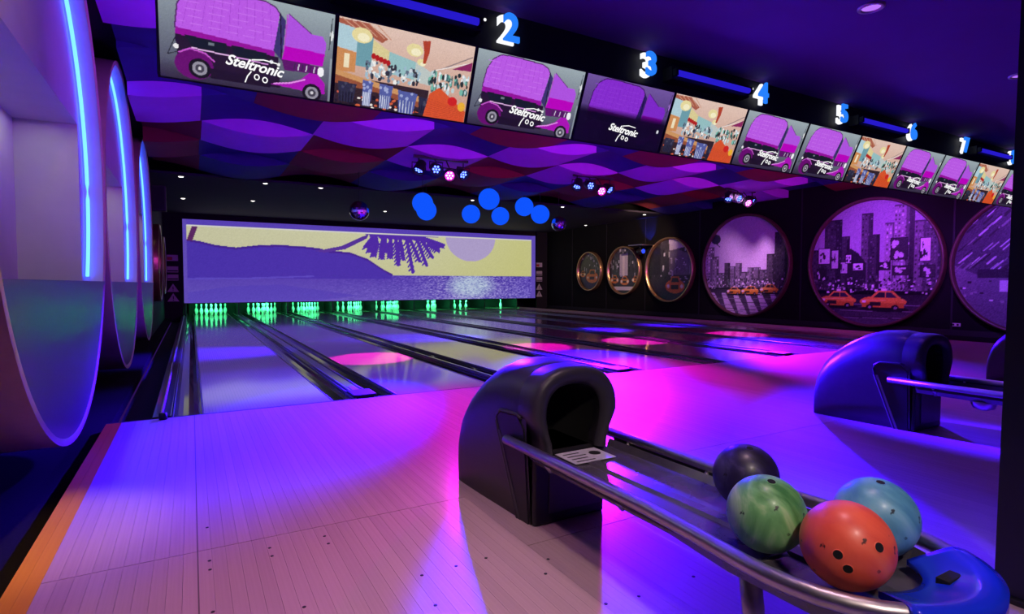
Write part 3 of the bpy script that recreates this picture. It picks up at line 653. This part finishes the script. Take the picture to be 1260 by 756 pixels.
def aerial_canvas():
    rs = random.Random(9); c = Canvas(170, 170, 1); c.grad(0, 0, 1, 1, (96, 90, 106), (128, 120, 136))
    c.poly([(.34, 1), (.50, .50), (1, .46), (1, 1)], (196, 188, 204))
    for i in range(9):
        for j in range(10):
            x = .47 + .06 * i - .014 * j; y = .53 + .05 * j
            c.poly([(x, y), (x + .026, y - .002), (x + .022, y + .026), (x - .004, y + .028)], (70, 62, 80))
    c.poly([(.02, .9), (.36, .98), (.48, .52), (.2, .40), (.0, .5)], (70, 64, 78))
    for i in range(60): x, y = rs.uniform(.02, .40), rs.uniform(.42, .90); g = rs.choice([190, 160, 40, 30, 120]); c.line([(x, y), (x + .05, y + .05)], .010, (g, g, g * 1.05))
    c.rect(.16, .40, 1, .46, (44, 40, 50)); c.poly([(.5, .0), (.56, .36), (.92, .38), (.95, 0)], (184, 176, 194)); c.rect(.3, .30, .46, .38, (206, 198, 214)); c.rect(.58, .40, .9, .60, (120, 112, 130)); c.rect(.62, .44, .86, .57, (210, 202, 220))
    for i in range(70): x, y = rs.uniform(.05, .95), rs.uniform(.02, .40); g = rs.choice([30, 60, 220, 150]); c.rect(x, y, x + .02, y + .014, (g, g, g))
    c.noise(9); return c
printmat('photo_print', None, 0.35)
pics = [(18.61, 1.60, 1.62, taxi_canvas(1), 'small brass-framed round street picture of one yellow taxi, nearest the screen'),
        (16.5, 1.59, 1.85, taxi_canvas(2), 'brass-framed round street picture with taxis below a pale tower'),
        (14.17, 1.57, 2.23, taxi_canvas(3), 'brass-framed round dark street picture with one orange taxi'),
        (11.16, 1.63, 3.05, city_canvas(5, False, 0), 'large round picture of a wide crossing and low skyline under open sky'),
        (7.57, 1.60, 3.12, city_canvas(8, True, 0), 'large round picture of skyscrapers with two yellow taxis'),
        (4.5, 1.50, 2.86, aerial_canvas(), 'large round picture of towers seen from above')]
for y, z, d, cv, lb in pics:
    r = d / 2; t = thing('round_picture', lb, 'picture', (XW, y, z), group='round pictures on the black wall')
    k = (cv.u - .5) ** 2 + (cv.v - .5) ** 2 < 0.2525
    mobj('photograph', cv.mesh('photograph', lambda u, v: np.stack([0 * u - 0.05, -(u - .5) * (d - .06), (v - .5) * (d - .06)], 1), k), 'photo_print', t)
    MB().lathe([(r, 0), (r, -0.13), (r - 0.025, -0.15), (r - 0.06, -0.14), (r - 0.075, -0.03)], 72, axis='x', caps=False).obj('frame', 'brass' if d < 2.5 else 'frame_dimmed', t)
    MB().lathe([(r - 0.02, -0.002), (r - 0.02, -0.04)], 48, axis='x').obj('backing', 'black_paint', t)
t = thing('wall_outlet', 'small white double socket low on the black picture wall', 'outlet', (XW - 0.012, 5.82, 0.21))
MB().box(0, 0.012, -0.09, 0.09, -0.035, 0.035, 0.002).obj('plate', 'sign_white', t)
for s_ in (-.04, .04): MB().lathe([(0.022, -0.003), (0.022, 0)], 12, axis='x', c=(0, s_, 0)).obj('socket', 'sign_black', t)
t = thing('effect_light', 'black effect spotlight with blue lens on a shelf by the small round pictures', 'lamp', (XW - 0.3, 15.35, 2.25))
MB().box(-0.25, 0.3, -0.35, 0.35, 0.2, 0.235).obj('shelf', 'steel', t); MB().lathe([(0.07, -0.16), (0.11, -0.1), (0.11, 0.08), (0.06, 0.14)], 16, axis='y', c=(0, 0, 0.0)).obj('head', 'plastic_dark', t)
MB().box(-0.02, 0.02, -0.02, 0.02, 0.09, 0.2).obj('yoke', 'plastic_dark', t); MB().lathe([(0.08, -0.165), (0.08, -0.161)], 16, axis='y').obj('lens', 'blue_lens', t)
lamp('effect_glow', 'SPOT', (XW - 0.35, 15.1, 2.55), (0.03, 0.05, 1), 90, (XW, 15.2, 3.0), None, 0.03, 70, 0.6)
lamp('frame_wash', 'SPOT', (12.2, 12.6, 3.38), (1.0, 0.66, 0.42), 520, (XW, 17.0, 1.8), None, 0.05, 70, 0.9)
lamp('frame_wash', 'SPOT', (11.6, 9.4, 3.35), (0.8, 0.34, 0.9), 620, (XW, 11.3, 1.9), None, 0.05, 52, 0.9)
lamp('frame_wash', 'SPOT', (11.0, 7.0, 3.35), (0.36, 0.06, 1.0), 620, (XW, 7.3, 1.9), None, 0.05, 60, 0.9)
lamp('frame_wash', 'SPOT', (11.0, 4.7, 3.3), (0.24, 0.07, 1.0), 700, (XW, 4.7, 1.6), None, 0.05, 60, 0.9)

# ------------------------------------------------------------------ hanging globes and mirror balls
for i, (x, y, z, r) in enumerate([(4.60, 12.2, 2.92, .235), (5.15, 13.4, 2.93, .25), (6.00, 12.6, 2.80, .225), (6.55, 12.7, 3.22, .265), (6.98, 12.9, 2.84, .23), (7.7, 12.9, 3.13, .245), (8.2, 12.9, 2.96, .25)]):
    nb_ = ['beside the pink spotlight, overlapping another', 'half hidden behind its neighbour', 'low, over the palm fronds', 'highest of the cluster', 'low, over the printed sun', 'upper of the pair by the picture wall', 'lower of the pair, touching the mirror ball'][i]
    t = thing('globe_lantern', f'glowing blue globe lantern hung from the ceiling, {nb_}', 'lantern', (x, y, z), group='blue globe lanterns')
    MB().lathe([(r * math.sin(PI * j / 20) + 1e-4, -r * math.cos(PI * j / 20)) for j in range(21)], 32).obj('globe', 'globe', t)
    MB().cyl((0, 0, r - 0.01), (0, 0, 3.76 - z), 0.006, 6).obj('cord', 'plastic_dark', t); MB().lathe([(0.04, r - 0.012), (0.035, r + 0.03), (0.01, r + 0.035)], 12).obj('collar', 'plastic_dark', t)
for i, (x, y, z, r) in enumerate([(3.19, 12.3, 2.67, .21), (8.6, 12.6, 2.70, .20)]):
    t = thing('mirror_ball', ['mirror ball hung alone above the palm trunk of the screen', 'mirror ball hung beside the blue globes toward the picture wall'][i], 'mirror ball', (x, y, z), group='mirror balls')
    MB().lathe([(r * math.sin(PI * j / 14) + 1e-4, -r * math.cos(PI * j / 14)) for j in range(15)], 26, sm=False).obj('ball', 'mirror', t)
    MB().cyl((0, 0, r - 0.01), (0, 0, 3.76 - z), 0.006, 6).obj('cord', 'plastic_dark', t)

# ------------------------------------------------------------------ par light clusters
def par(loc, aim, colour, label):
    t = thing('par_light', label, 'stage light', loc, group='par lights over the lanes')
    d = (Vector(aim) - Vector(loc)).normalized(); q = d.to_track_quat('Z', 'Y').to_euler()
    hd = MB().lathe([(0.05, -0.20), (0.085, -0.17), (0.105, -0.02), (0.115, 0.04), (0.112, 0.05), (0.095, 0.045), (0.09, 0.0)], 20, caps=False).lathe([(0.09, 0.0), (0.0905, -0.002)], 20).obj('can', 'plastic_dark', t, (0, 0, 0), q)
    led = MB()
    for j in range(7):
        a = PI / 3 * j; rr = 0 if j == 6 else 0.056
        led.lathe([(0.019, 0.002), (0.019, 0.008), (0.012, 0.012)], 10, c=(rr * math.cos(a), rr * math.sin(a), 0))
    led.obj('led', 'led_blue' if colour == 'b' else 'led_pink', hd)
    if colour != 'b': MB().lathe([(0.088, 0.002), (0.088, 0.004)], 20).obj('lens', 'pink_lens', hd)
    MB().tube([(-0.13, 0, 0), (-0.13, 0, 0.13), (0.13, 0, 0.13), (0.13, 0, 0)], 0.012, 6).obj('yoke', 'plastic_dark', t)
    return t, d
CL = [((4.15, 10.0, 3.40), 'over the lanes nearest the niche wall'), ((7.75, 10.0, 3.40), 'above the middle lanes'), ((12.2, 9.7, 3.42), 'close to the picture wall')]
BL = (0.03, 0.002, 1.0); MG = (1.0, 0.002, 0.9)
for i, ((x, y, z), wh) in enumerate(CL):
    t = thing('light_bar', f'black T bar carrying par lights {wh}', 'light bar', (x, y, z), group='light bars')
    MB().box(-0.55, 0.55, -0.025, 0.025, 0.02, 0.07).obj('bar', 'plastic_dark', t); MB().cyl((0, 0, 0.06), (0, 0, 0.36), 0.025, 10).obj('stem', 'plastic_dark', t)
    spots = [(-0.45, 0.0, -0.20, (x - 2.2, y - 1.0, 0), 'b', 'leftward'), (-0.13, -0.06, -0.17, (x - 0.9, y - 7.5, 0), 'b', 'facing the approach'), (0.10, -0.15, -0.28, (x - 1.6, y - 6.2, 0), 'm', 'pink'), (0.45, 0.0, -0.20, (x + 1.4, y - 4.5, 0), 'b', 'outer')]
    for dx, dy, dz, aim, col, nm in spots:
        loc = (x + dx, y + dy, z + dz)
        lb = {'leftward': 'black par light turned sideways with blue LEDs', 'facing the approach': 'black par light with blue LEDs facing the approach', 'pink': 'black par light glowing hot pink', 'outer': 'blue par light at the bar end'}[nm]
        p, d = par(loc, aim, col, f'{lb}, {wh}')
        MB().cyl((0, 0, 0.125), (0, -dy, -dz + 0.016), 0.012, 6).obj('drop_arm', 'plastic_dark', p)

# wash of the par lights
def spot(loc, aim, col, e, ang, bl=0.35, sz=0.05): return lamp('par_beam', 'SPOT', loc, col, e, aim, None, sz, ang, bl)
for x in (2.3, 5.2, 7.4, 10.3): spot((x + 0.9, 9.5, 3.0), (x, 8.25, 0), MG, 3000, 21, 0.1)
for (lx, ax, ay, e) in ((4.25, 1.5, 4.0, 520), (7.85, 3.1, 4.75, 2200), (7.9, 4.9, 5.0, 2400), (12.2, 8.4, 5.1, 2600)): spot((lx, 9.5, 2.98), (ax, ay, 0), MG, e, 23, 0.9, 0.1)
for (lx, ax, ay, e) in ((4.0, 0.9, 5.0, 34000), (4.0, 0.0, 6.0, 6000), (7.6, 3.3, 3.3, 15000), (7.6, 1.5, 6.0, 12000), (12.0, 8.3, 4.4, 9000)): spot((lx, 9.5, 3.0), (ax, ay, 0), BL, e, 20 if ax < 3.4 else 25, 0.9, 0.15)
spot((12.0, 9.5, 3.0), (4.9, 2.6, 0.5), BL, 30000, 11, 0.9, 0.15); spot((3.6, 9.5, 3.0), (4.72, 2.6, 0.4), BL, 90000, 8, 0.9, 0.15); spot((4.1, 9.5, 3.0), (1.42, 2.6, 0.6), BL, 30000, 7, 0.9, 0.1)
for (lx, ax, ay, e) in ((3.7, 0.3, 10.0, 20000), (7.3, 4.1, 10.8, 18000), (8.2, 8.4, 10.5, 18000), (12.0, 11.0, 10.8, 18000), (3.7, 0.1, 6.6, 6000), (7.3, 4.7, 6.3, 22000), (12.0, 9.0, 6.3, 22000)): spot((lx, 9.55, 2.98), (ax, ay, 0), BL, e, 29, 0.9, 0.12)

# ------------------------------------------------------------------ recessed ceiling lights
dl_me = MB().lathe([(0.08, 0), (0.08, -0.014), (0.062, -0.018), (0.058, 0)], 16, caps=False).mesh('trim_ring')
ln_me = MB().lathe([(0.02, -0.03), (0.045, -0.022), (0.058, -0.006), (0.0585, -0.002)], 16).mesh('lens')
for i, (x, y, z) in enumerate([(-.15, 13.04, 3.56), (-.15, 14.4, 3.45), (-.15, 18.03, 3.45), (1.55, 14.4, 3.45), (2.8, 14.4, 3.45), (1.56, 17.59, 3.45), (5.5, 18.0, 3.45), (6.9, 14.4, 3.45), (9.9, 14.3, 3.45), (13.4, 14.5, 3.45), (13.8, 18.3, 3.45), (9.5, 18.0, 3.45)]):
    if i == 0: y = 15.2; x = 0.6
    t = thing('downlight', 'small white recessed downlight in the black ceiling over the lanes', 'downlight', (x, y, z), group='downlights in the black ceiling')
    mobj('trim_ring', dl_me, 'plastic_dark', t); mobj('lens', ln_me, 'white_spot', t)
def ceiling_spot(x, y, label, lens='violet_spot'):
    t = thing('ceiling_spot', label, 'downlight', (x, y, 3.37), group='recessed lights above the approach')
    MB().lathe([(0.10, 0), (0.10, -0.012), (0.075, -0.016), (0.07, 0)], 24, caps=False).obj('trim_ring', 'steel', t)
    MB().lathe([(0.07, -0.004), (0.071, -0.001)], 24).obj('lens', lens, t)
for x, y in ((4.91, 2.66), (7.91, 2.70), (1.6, 1.2), (-0.2, 1.4)): ceiling_spot(x, y, 'round recessed violet ceiling light above the approach')
ceiling_spot(0.5, -1.2, 'round recessed warm ceiling light behind the ball rack end', 'white_spot'); ceiling_spot(-0.38, 3.3, 'round recessed warm ceiling light beside the largest niche', 'white_spot')
lamp('approach_wash', 'SPOT', (1.6, 1.2, 3.33), (1.0, 0.62, 0.74), 95, (1.0, 1.4, 0), None, 0.12, 72, 0.9)
lamp('approach_wash', 'SPOT', (-0.2, 1.4, 3.33), (0.95, 0.46, 0.95), 190, (0.2, 2.1, 0), None, 0.12, 54, 0.9)
lamp('approach_wash', 'SPOT', (4.91, 2.66, 3.33), (0.36, 0.10, 0.9), 34, (4.4, 1.6, 0), None, 0.12, 100, 0.9)
lamp('approach_wash', 'SPOT', (7.91, 2.7, 3.33), (0.3, 0.08, 0.9), 40, (7.4, 1.6, 0), None, 0.12, 100, 0.9)
lamp('rack_wash', 'SPOT', (0.5, -1.2, 3.33), (1.0, 0.80, 0.74), 330, (1.45, 1.15, 0.2), None, 0.15, 42, 0.9)
lamp('edge_spot', 'SPOT', (-0.38, 3.3, 3.33), (1.0, 0.58, 0.10), 230, (-0.66, 3.1, 0), None, 0.06, 24, 0.9)
lamp('edge_spot', 'SPOT', (-0.38, 3.3, 3.33), (1.0, 0.62, 0.30), 26, (-0.83, 4.0, 2.9), None, 0.06, 80, 0.9)
# added uplights, unseen behind the fascia, to brighten the wave ceiling
for i in range(4):
    x = 1.5 + PAIR * i
    t = thing('added_ceiling_washer', f'added unseen black strip uplight behind the fascia, {ORD[i]} from the niche wall', 'lamp', (x, 4.32, 2.6), group='added ceiling washers')
    MB().box(-0.8, 0.8, 0, 0.08, -0.05, 0.05, 0.005).obj('housing', 'plastic_dark', t)
    lamp('added_washer_light', 'AREA', (x, 4.45, 2.68), (0.30 + 0.12 * i, 0.05, 1.0 - 0.1 * i), 100, (x + 1.0, 10.0, 3.6), None, 1.5, sizey=0.05)
for i, yc in enumerate((4.65, 8.30, 12.15)):
    lamp('niche_strip', 'AREA', (-1.03, yc, 2.45), (1.0, 0.98, 0.82), 4.6, (-1.06, yc, 1.2), None, 2.6, sizey=0.1)

# ------------------------------------------------------------------ ball returns
def arch(hw, zb, H, n=24, e=2.5):
    zs = H - min(0.24, (H - zb) * 0.85); out = []
    for i in range(n + 1):
        a = PI - PI * i / n; cs, sn = math.cos(a), math.sin(a)
        out.append((math.copysign(abs(cs) ** (2 / e), cs) * hw, zs + abs(sn) ** (2 / e) * (H - zs)))
    return [(-hw, zb)] + out + [(hw, zb)]
def hood_section(y, H, wb, wm):
    pts = arch(wm, 0, H); out = []
    zs = pts[1][1]
    for i, (x, z) in enumerate(pts):
        if i in (0, len(pts) - 1): out.append((math.copysign(wb, x), y, 0)); continue
        out.append((x, y, z))
    # extra points down the sides
    l, r = out[0], out[-1]; a, b = out[1], out[-2]; res = [l]
    for t in (.33, .66): res.append((l[0] + (a[0] - l[0]) * t, y, l[2] + (a[2] - l[2]) * t))
    res += out[1:-1]
    for t in (.66, .33): res.append((r[0] + (b[0] - r[0]) * t, y, r[2] + (b[2] - r[2]) * t))
    return res + [r]
SEC = [(0.0, .70, .195, .222), (.06, .725, .198, .228), (.15, .735, .205, .235), (.27, .725, .212, .24), (.39, .685, .22, .243), (.50, .625, .226, .244), (.60, .55, .23, .243), (.67, .475, .232, .24), (.71, .40, .23, .234), (.725, .34, .226, .228)]
def side_w(y, z):
    ys = [s_[0] for s_ in SEC]; wb = np.interp(y, ys, [s_[2] for s_ in SEC]); wm = np.interp(y, ys, [s_[3] for s_ in SEC]); H = np.interp(y, ys, [s_[1] for s_ in SEC])
    return wb + (wm - wb) * min(1, z / (H - .24))
def ball_return(x, label, full):
    t = thing('ball_return', label, 'ball return', (x, 2.14, 0), group='ball returns')
    m = MB(); hs_ = [hood_section(*s_) for s_ in SEC]; m.ring_loft(hs_, caps=False); m.add(hs_[-1], [tuple(range(len(hs_[-1])))]); m.obj('hood', 'plastic_black', t)
    # opening lip
    def liparc(g): # g shrinks the keyhole outline toward the opening
        o = arch(.236 - g, .47, .722 - g); k = .172 - g * .6
        low = [(k, .335), (k + .004, .38), (k + .022, .43)]
        return [(-a_, b_) for a_, b_ in low] + o[1:-1] + low[::-1]
    O = liparc(0); I = liparc(.085)
    lip = MB(); lip.ring_loft([[(x_, yy, z_) for x_, z_ in q] for q, yy in ((O, 0.05), (O, -0.03), (liparc(.003), -0.062), (liparc(.012), -0.082), (liparc(.03), -0.09), (liparc(.055), -0.084), (liparc(.075), -0.072), (I, -0.05), (I, -0.004))], closed=False, caps=False)
    lip.obj('opening_lip', 'plastic_black', t)
    cv = MB(); cv.ring_loft([[(x_, yy, z_) for x_, z_ in I] for yy in (-0.05, 0.30)], closed=False, caps=False)
    cv.add([(x_, 0.30, z_) for x_, z_ in I], [tuple(range(len(I)))]); cv.obj('ball_outlet', 'cavity', t)
    fp = MB().box(-.197, .197, -0.03, 0.0, 0.0, .335, 0.012).obj('front_panel', 'plastic_dark', t)
    MB().box(-.12, .17, -0.036, -0.03, .05, .29, 0.003).obj('access_plate', 'plastic_black', fp)
    for s_ in (-1, 1):
        o = [(.015, .0), (.015, .44), (.06, .49), (.20, .485), (.235, .455), (.225, .40), (.085, .0)]
        m = MB(); A_ = [(s_ * (side_w(y, z) + .007), y, z) for y, z in o]; B_ = [(s_ * (side_w(y, z) - .004), y, z) for y, z in o]
        m.ring_loft([A_, B_], sm=False); sp_ = m.obj('side_panel', 'plastic_dark', t)
        MB().tube([(s_ * (side_w(y, z) + .006), y, z) for y, z in ((.03, .487), (.06, .50), (.20, .496), (.238, .47), (.243, .44), (.236, .40), (.10, .0))], .008, 6).obj('recess_edge', 'plastic_black', sp_)
        m = MB(); o = [(.212, .395), (.246, .395), (.112, .0), (.078, .0)]
        A_ = [(s_ * (side_w(y, z) + .010), y, z) for y, z in o]; B_ = [(s_ * (side_w(y, z) - .002), y, z) for y, z in o]
        m.ring_loft([A_, B_], sm=False).obj('trim_strip', 'trim_grey' if full is False else 'plastic_black', sp_)
    # rack
    def rail_path(s_):
        p = [(s_ * .252, .13, .372), (s_ * .25, -.3, .372), (s_ * .25, -.8, .372), (s_ * .262, -1.0, .372), (s_ * .28, -1.2, .372)]
        return p + [(s_ * .282 * math.cos(a), -1.26 - .32 * math.sin(a), .372) for a in [PI / 2 * j / 8 for j in range(0, 9)]]
    L_ = rail_path(-1); R_ = rail_path(1)
    MB().tube(L_ + R_[::-1][1:], 0.0225, 12).obj('rail', 'steel', t)
    tr = MB(); prof = [(-.222, .352), (-.205, .322), (-.03, .314), (-.022, .324), (.022, .324), (.03, .314), (.205, .322), (.222, .352), (.222, .335), (.20, .296), (-.20, .296), (-.222, .335)]
    tr.ring_loft([[(px, yy, pz) for px, pz in prof] for yy in (-0.04, -.85)], sm=False)
    prof2 = [(px * 1.16, pz) for px, pz in prof]; tr.ring_loft([[(px, -.85, pz) for px, pz in prof], [(px, -1.1, pz) for px, pz in prof2], [(px * .97, -1.34, pz) for px, pz in prof2], [(px * .72, -1.52, pz) for px, pz in prof2]], sm=False)
    tr.obj('tray', 'tray', t)
    for s_ in (-1, 1): MB().box(s_ * .235 - .004, s_ * .235 + .004, -.9, -.06, .33, .372).obj('tray_edge', 'plastic_dark', t)
    # blue nose cap
    n = MB(); rings = []; NA = 25
    for j in range(9):
        f_ = j / 8; rings.append([(.302 * math.cos(a) * (1 - .5 * f_), -1.30 - .325 * math.sin(a) * (1 - .5 * f_), .388 + .022 * math.sin(min(1, f_ * 3) * PI / 2) - .05 * f_) for a in [PI * (.16 + .56 * q / (NA - 1)) for q in range(NA)]])
    n.ring_loft(rings, closed=False, caps=False)
    und = [[(p[0], p[1], .345) for p in rg] for rg in (rings[0], rings[-1])]
    n.ring_loft([rings[0], und[0], und[1], rings[-1]], closed=False, caps=False)
    for e_ in (0, NA - 1): n.add([rg[e_] for rg in rings] + [und[1][e_], und[0][e_]], [tuple(range(11))])
    nc = n.obj('nose_cap', 'blue_plastic', t)
    MB().box(.045, .115, -1.512, -1.482, .366, .3835, .002).obj('vent', 'cavity', nc)
    for s_ in (-1, 1): MB().tube([(s_ * .19, -1.14, .31), (s_ * .165, -1.16, .0)], 0.03, 12).obj('leg', 'steel', t)
    MB().tube([(-.2, -1.14, .30), (.2, -1.14, .30)], 0.02, 8).obj('cross_bar', 'steel', t)
    for yy in (-.16, -.62): MB().tube([(-.25, yy, .372), (-.2, yy, .30), (.2, yy, .30), (.25, yy, .372)], 0.012, 6).obj('bracket', 'steel', t)
    return t
r1 = ball_return(1.51, 'black hooded ball return with four bowling balls on its rack', True)
pl = MB().box(-.10, .12, -.21, -.05, .3225, .3255).obj('notice_plate', 'paper', r1)
MB().lathe([(.028, .3256), (.028, .3266)], 16, c=(.07, -.12, 0)).obj('logo', 'sign_black', pl)
for q in range(4): MB().box(-.08, .02 - .015 * (q % 2), -.195 + .035 * q, -.185 + .035 * q, .3256, .3262).obj('print_line', 'sign_black', pl)
r2 = ball_return(4.80, 'empty black ball return with grey trim strip beside the second lane pair', False)
r3 = ball_return(8.02, 'black ball return farthest from the niches, half hidden by the post', False)
for o in (r2, r3): MB().lathe([(0.02, .235), (.06, .25), (.075, .29), (.075, .30)], 16, c=(-.14, -.42, 0)).obj('hand_dryer', 'steel', o)

# bowling balls
def ballmat(name, c1, c2, c3, sc):
    m = bpy.data.materials.new(name); m.use_nodes = True; nt = m.node_tree; p = nt.nodes['Principled BSDF']
    tc = nt.nodes.new('ShaderNodeTexCoord'); n = nt.nodes.new('ShaderNodeTexNoise'); n.inputs['Scale'].default_value = sc; n.inputs['Detail'].default_value = 7; n.inputs['Distortion'].default_value = 2.2
    nt.links.new(tc.outputs['Object'], n.inputs['Vector']); r = nt.nodes.new('ShaderNodeValToRGB'); nt.links.new(n.outputs['Fac'], r.inputs[0])
    e = r.color_ramp.elements; e[0].position = .32; e[0].color = L4(c1); e[1].position = .72; e[1].color = L4(c3); k = e.new(.52); k.color = L4(c2)
    n2 = nt.nodes.new('ShaderNodeTexNoise'); n2.inputs['Scale'].default_value = 26; n2.inputs['Detail'].default_value = 3; nt.links.new(tc.outputs['Object'], n2.inputs['Vector'])
    mr = nt.nodes.new('ShaderNodeMapRange'); mr.inputs[1].default_value = .69; mr.inputs[2].default_value = .72; nt.links.new(n2.outputs['Fac'], mr.inputs[0])
    mx = nt.nodes.new('ShaderNodeMix'); mx.data_type = 'RGBA'; nt.links.new(mr.outputs[0], mx.inputs[0]); nt.links.new(r.outputs[0], mx.inputs[6]); mx.inputs[7].default_value = L4([v * .35 for v in c1])
    nt.links.new(mx.outputs[2], p.inputs['Base Color']); p.inputs['Roughness'].default_value = .42; p.inputs['Coat Weight'].default_value = .1; p.inputs['Coat Roughness'].default_value = .2
    MATS[name] = m
ballmat('ball_orange', (232, 78, 56), (250, 104, 74), (255, 132, 92), 3); ballmat('ball_green', (62, 128, 66), (122, 190, 116), (206, 230, 176), 5)
ballmat('ball_blue', (70, 140, 176), (110, 180, 204), (150, 206, 220), 4); ballmat('ball_dark', (26, 20, 46), (44, 34, 80), (92, 80, 128), 5)
BR = 0.108
def ball(x, y, z, m, label, holes):
    t = thing('bowling_ball', label, 'bowling ball', (x, y, z), group='bowling balls on the rack')
    bm = bmesh.new(); bmesh.ops.create_uvsphere(bm, u_segments=64, v_segments=40, radius=BR); me = bpy.data.meshes.new('shell')
    hs = []
    for hx, hy, hz, hr in holes: hs.append((Vector((hx, hy, hz)).normalized(), hr))
    for f_ in bm.faces: f_.smooth = True
    bm.to_mesh(me); bm.free(); mobj('shell', me, m, t)
    for d, hr in hs:
        q = d.to_track_quat('Z', 'Y').to_euler()
        zb = math.sqrt(BR ** 2 - hr ** 2)
        hm = MB().lathe([(hr, zb - 0.0002), (hr * 1.12, zb - 0.0012), (hr * 1.12, zb + .0004), (hr * .93, zb + .0012), (hr * .9, zb - .0008)], 20, caps=False)
        hm.obj('hole_rim', m, t, (0, 0, 0), q)
        MB().lathe([(hr * .98, zb + .0001), (hr * .98, zb + .0009)], 20).obj('finger_hole', 'cavity', t, (0, 0, 0), q)
    return t
c0 = Vector((0, 0, 1.0945))
def toward(P, r, u):    # a direction on the ball facing the near side of the rack, tilted right (r) and up (u)
    d = (c0 - Vector(P)).normalized(); rt = d.cross(Vector((0, 0, 1))).normalized() * -1; up = rt.cross(d) * -1
    if up.z < 0: up = -up
    return (d + rt * r + up * u).normalized()
def hol(P, lst): return [tuple(toward(P, a, b)) + (h_,) for a, b, h_ in lst]
PO = (1.432, .802, .4325); PG = (1.428, 1.03, .4325); PB = (1.678, .862, .4325); PD = (1.648, 1.27, .4325)
ball(*PO, 'ball_orange', 'scuffed orange bowling ball with three finger holes', hol(PO, [(.78, .10, .012), (-.17, -.26, .0115), (.04, -.58, .0115)]))
ball(*PG, 'ball_green', 'marbled green bowling ball resting against the orange one', hol(PG, [(.2, 1.4, .012)]))
ball(*PB, 'ball_blue', 'pale blue bowling ball behind the orange one', hol(PB, [(.2, 1.8, .012)]))
ball(*PD, 'ball_dark', 'dark violet swirled bowling ball behind the green one', hol(PD, [(.2, 1.6, .012)]))

# ------------------------------------------------------------------ post by the camera
t = thing('post', 'slim black upright post beside the ball rack end', 'post', (2.48, .80, 0))
m = MB(); m.ring_loft([[(-.05 + o_, -.05, z), (.05 + o_, -.05, z), (.05 + o_, .05, z), (-.05 + o_, .05, z)] for z, o_ in ((0, 0), (.02, 0.0), (3.36, .08))], sm=False); m.obj('shaft', 'plastic_dark', t)
MB().box(-.07, .07, -.07, .07, 0, .02, .004).obj('foot', 'plastic_dark', t)
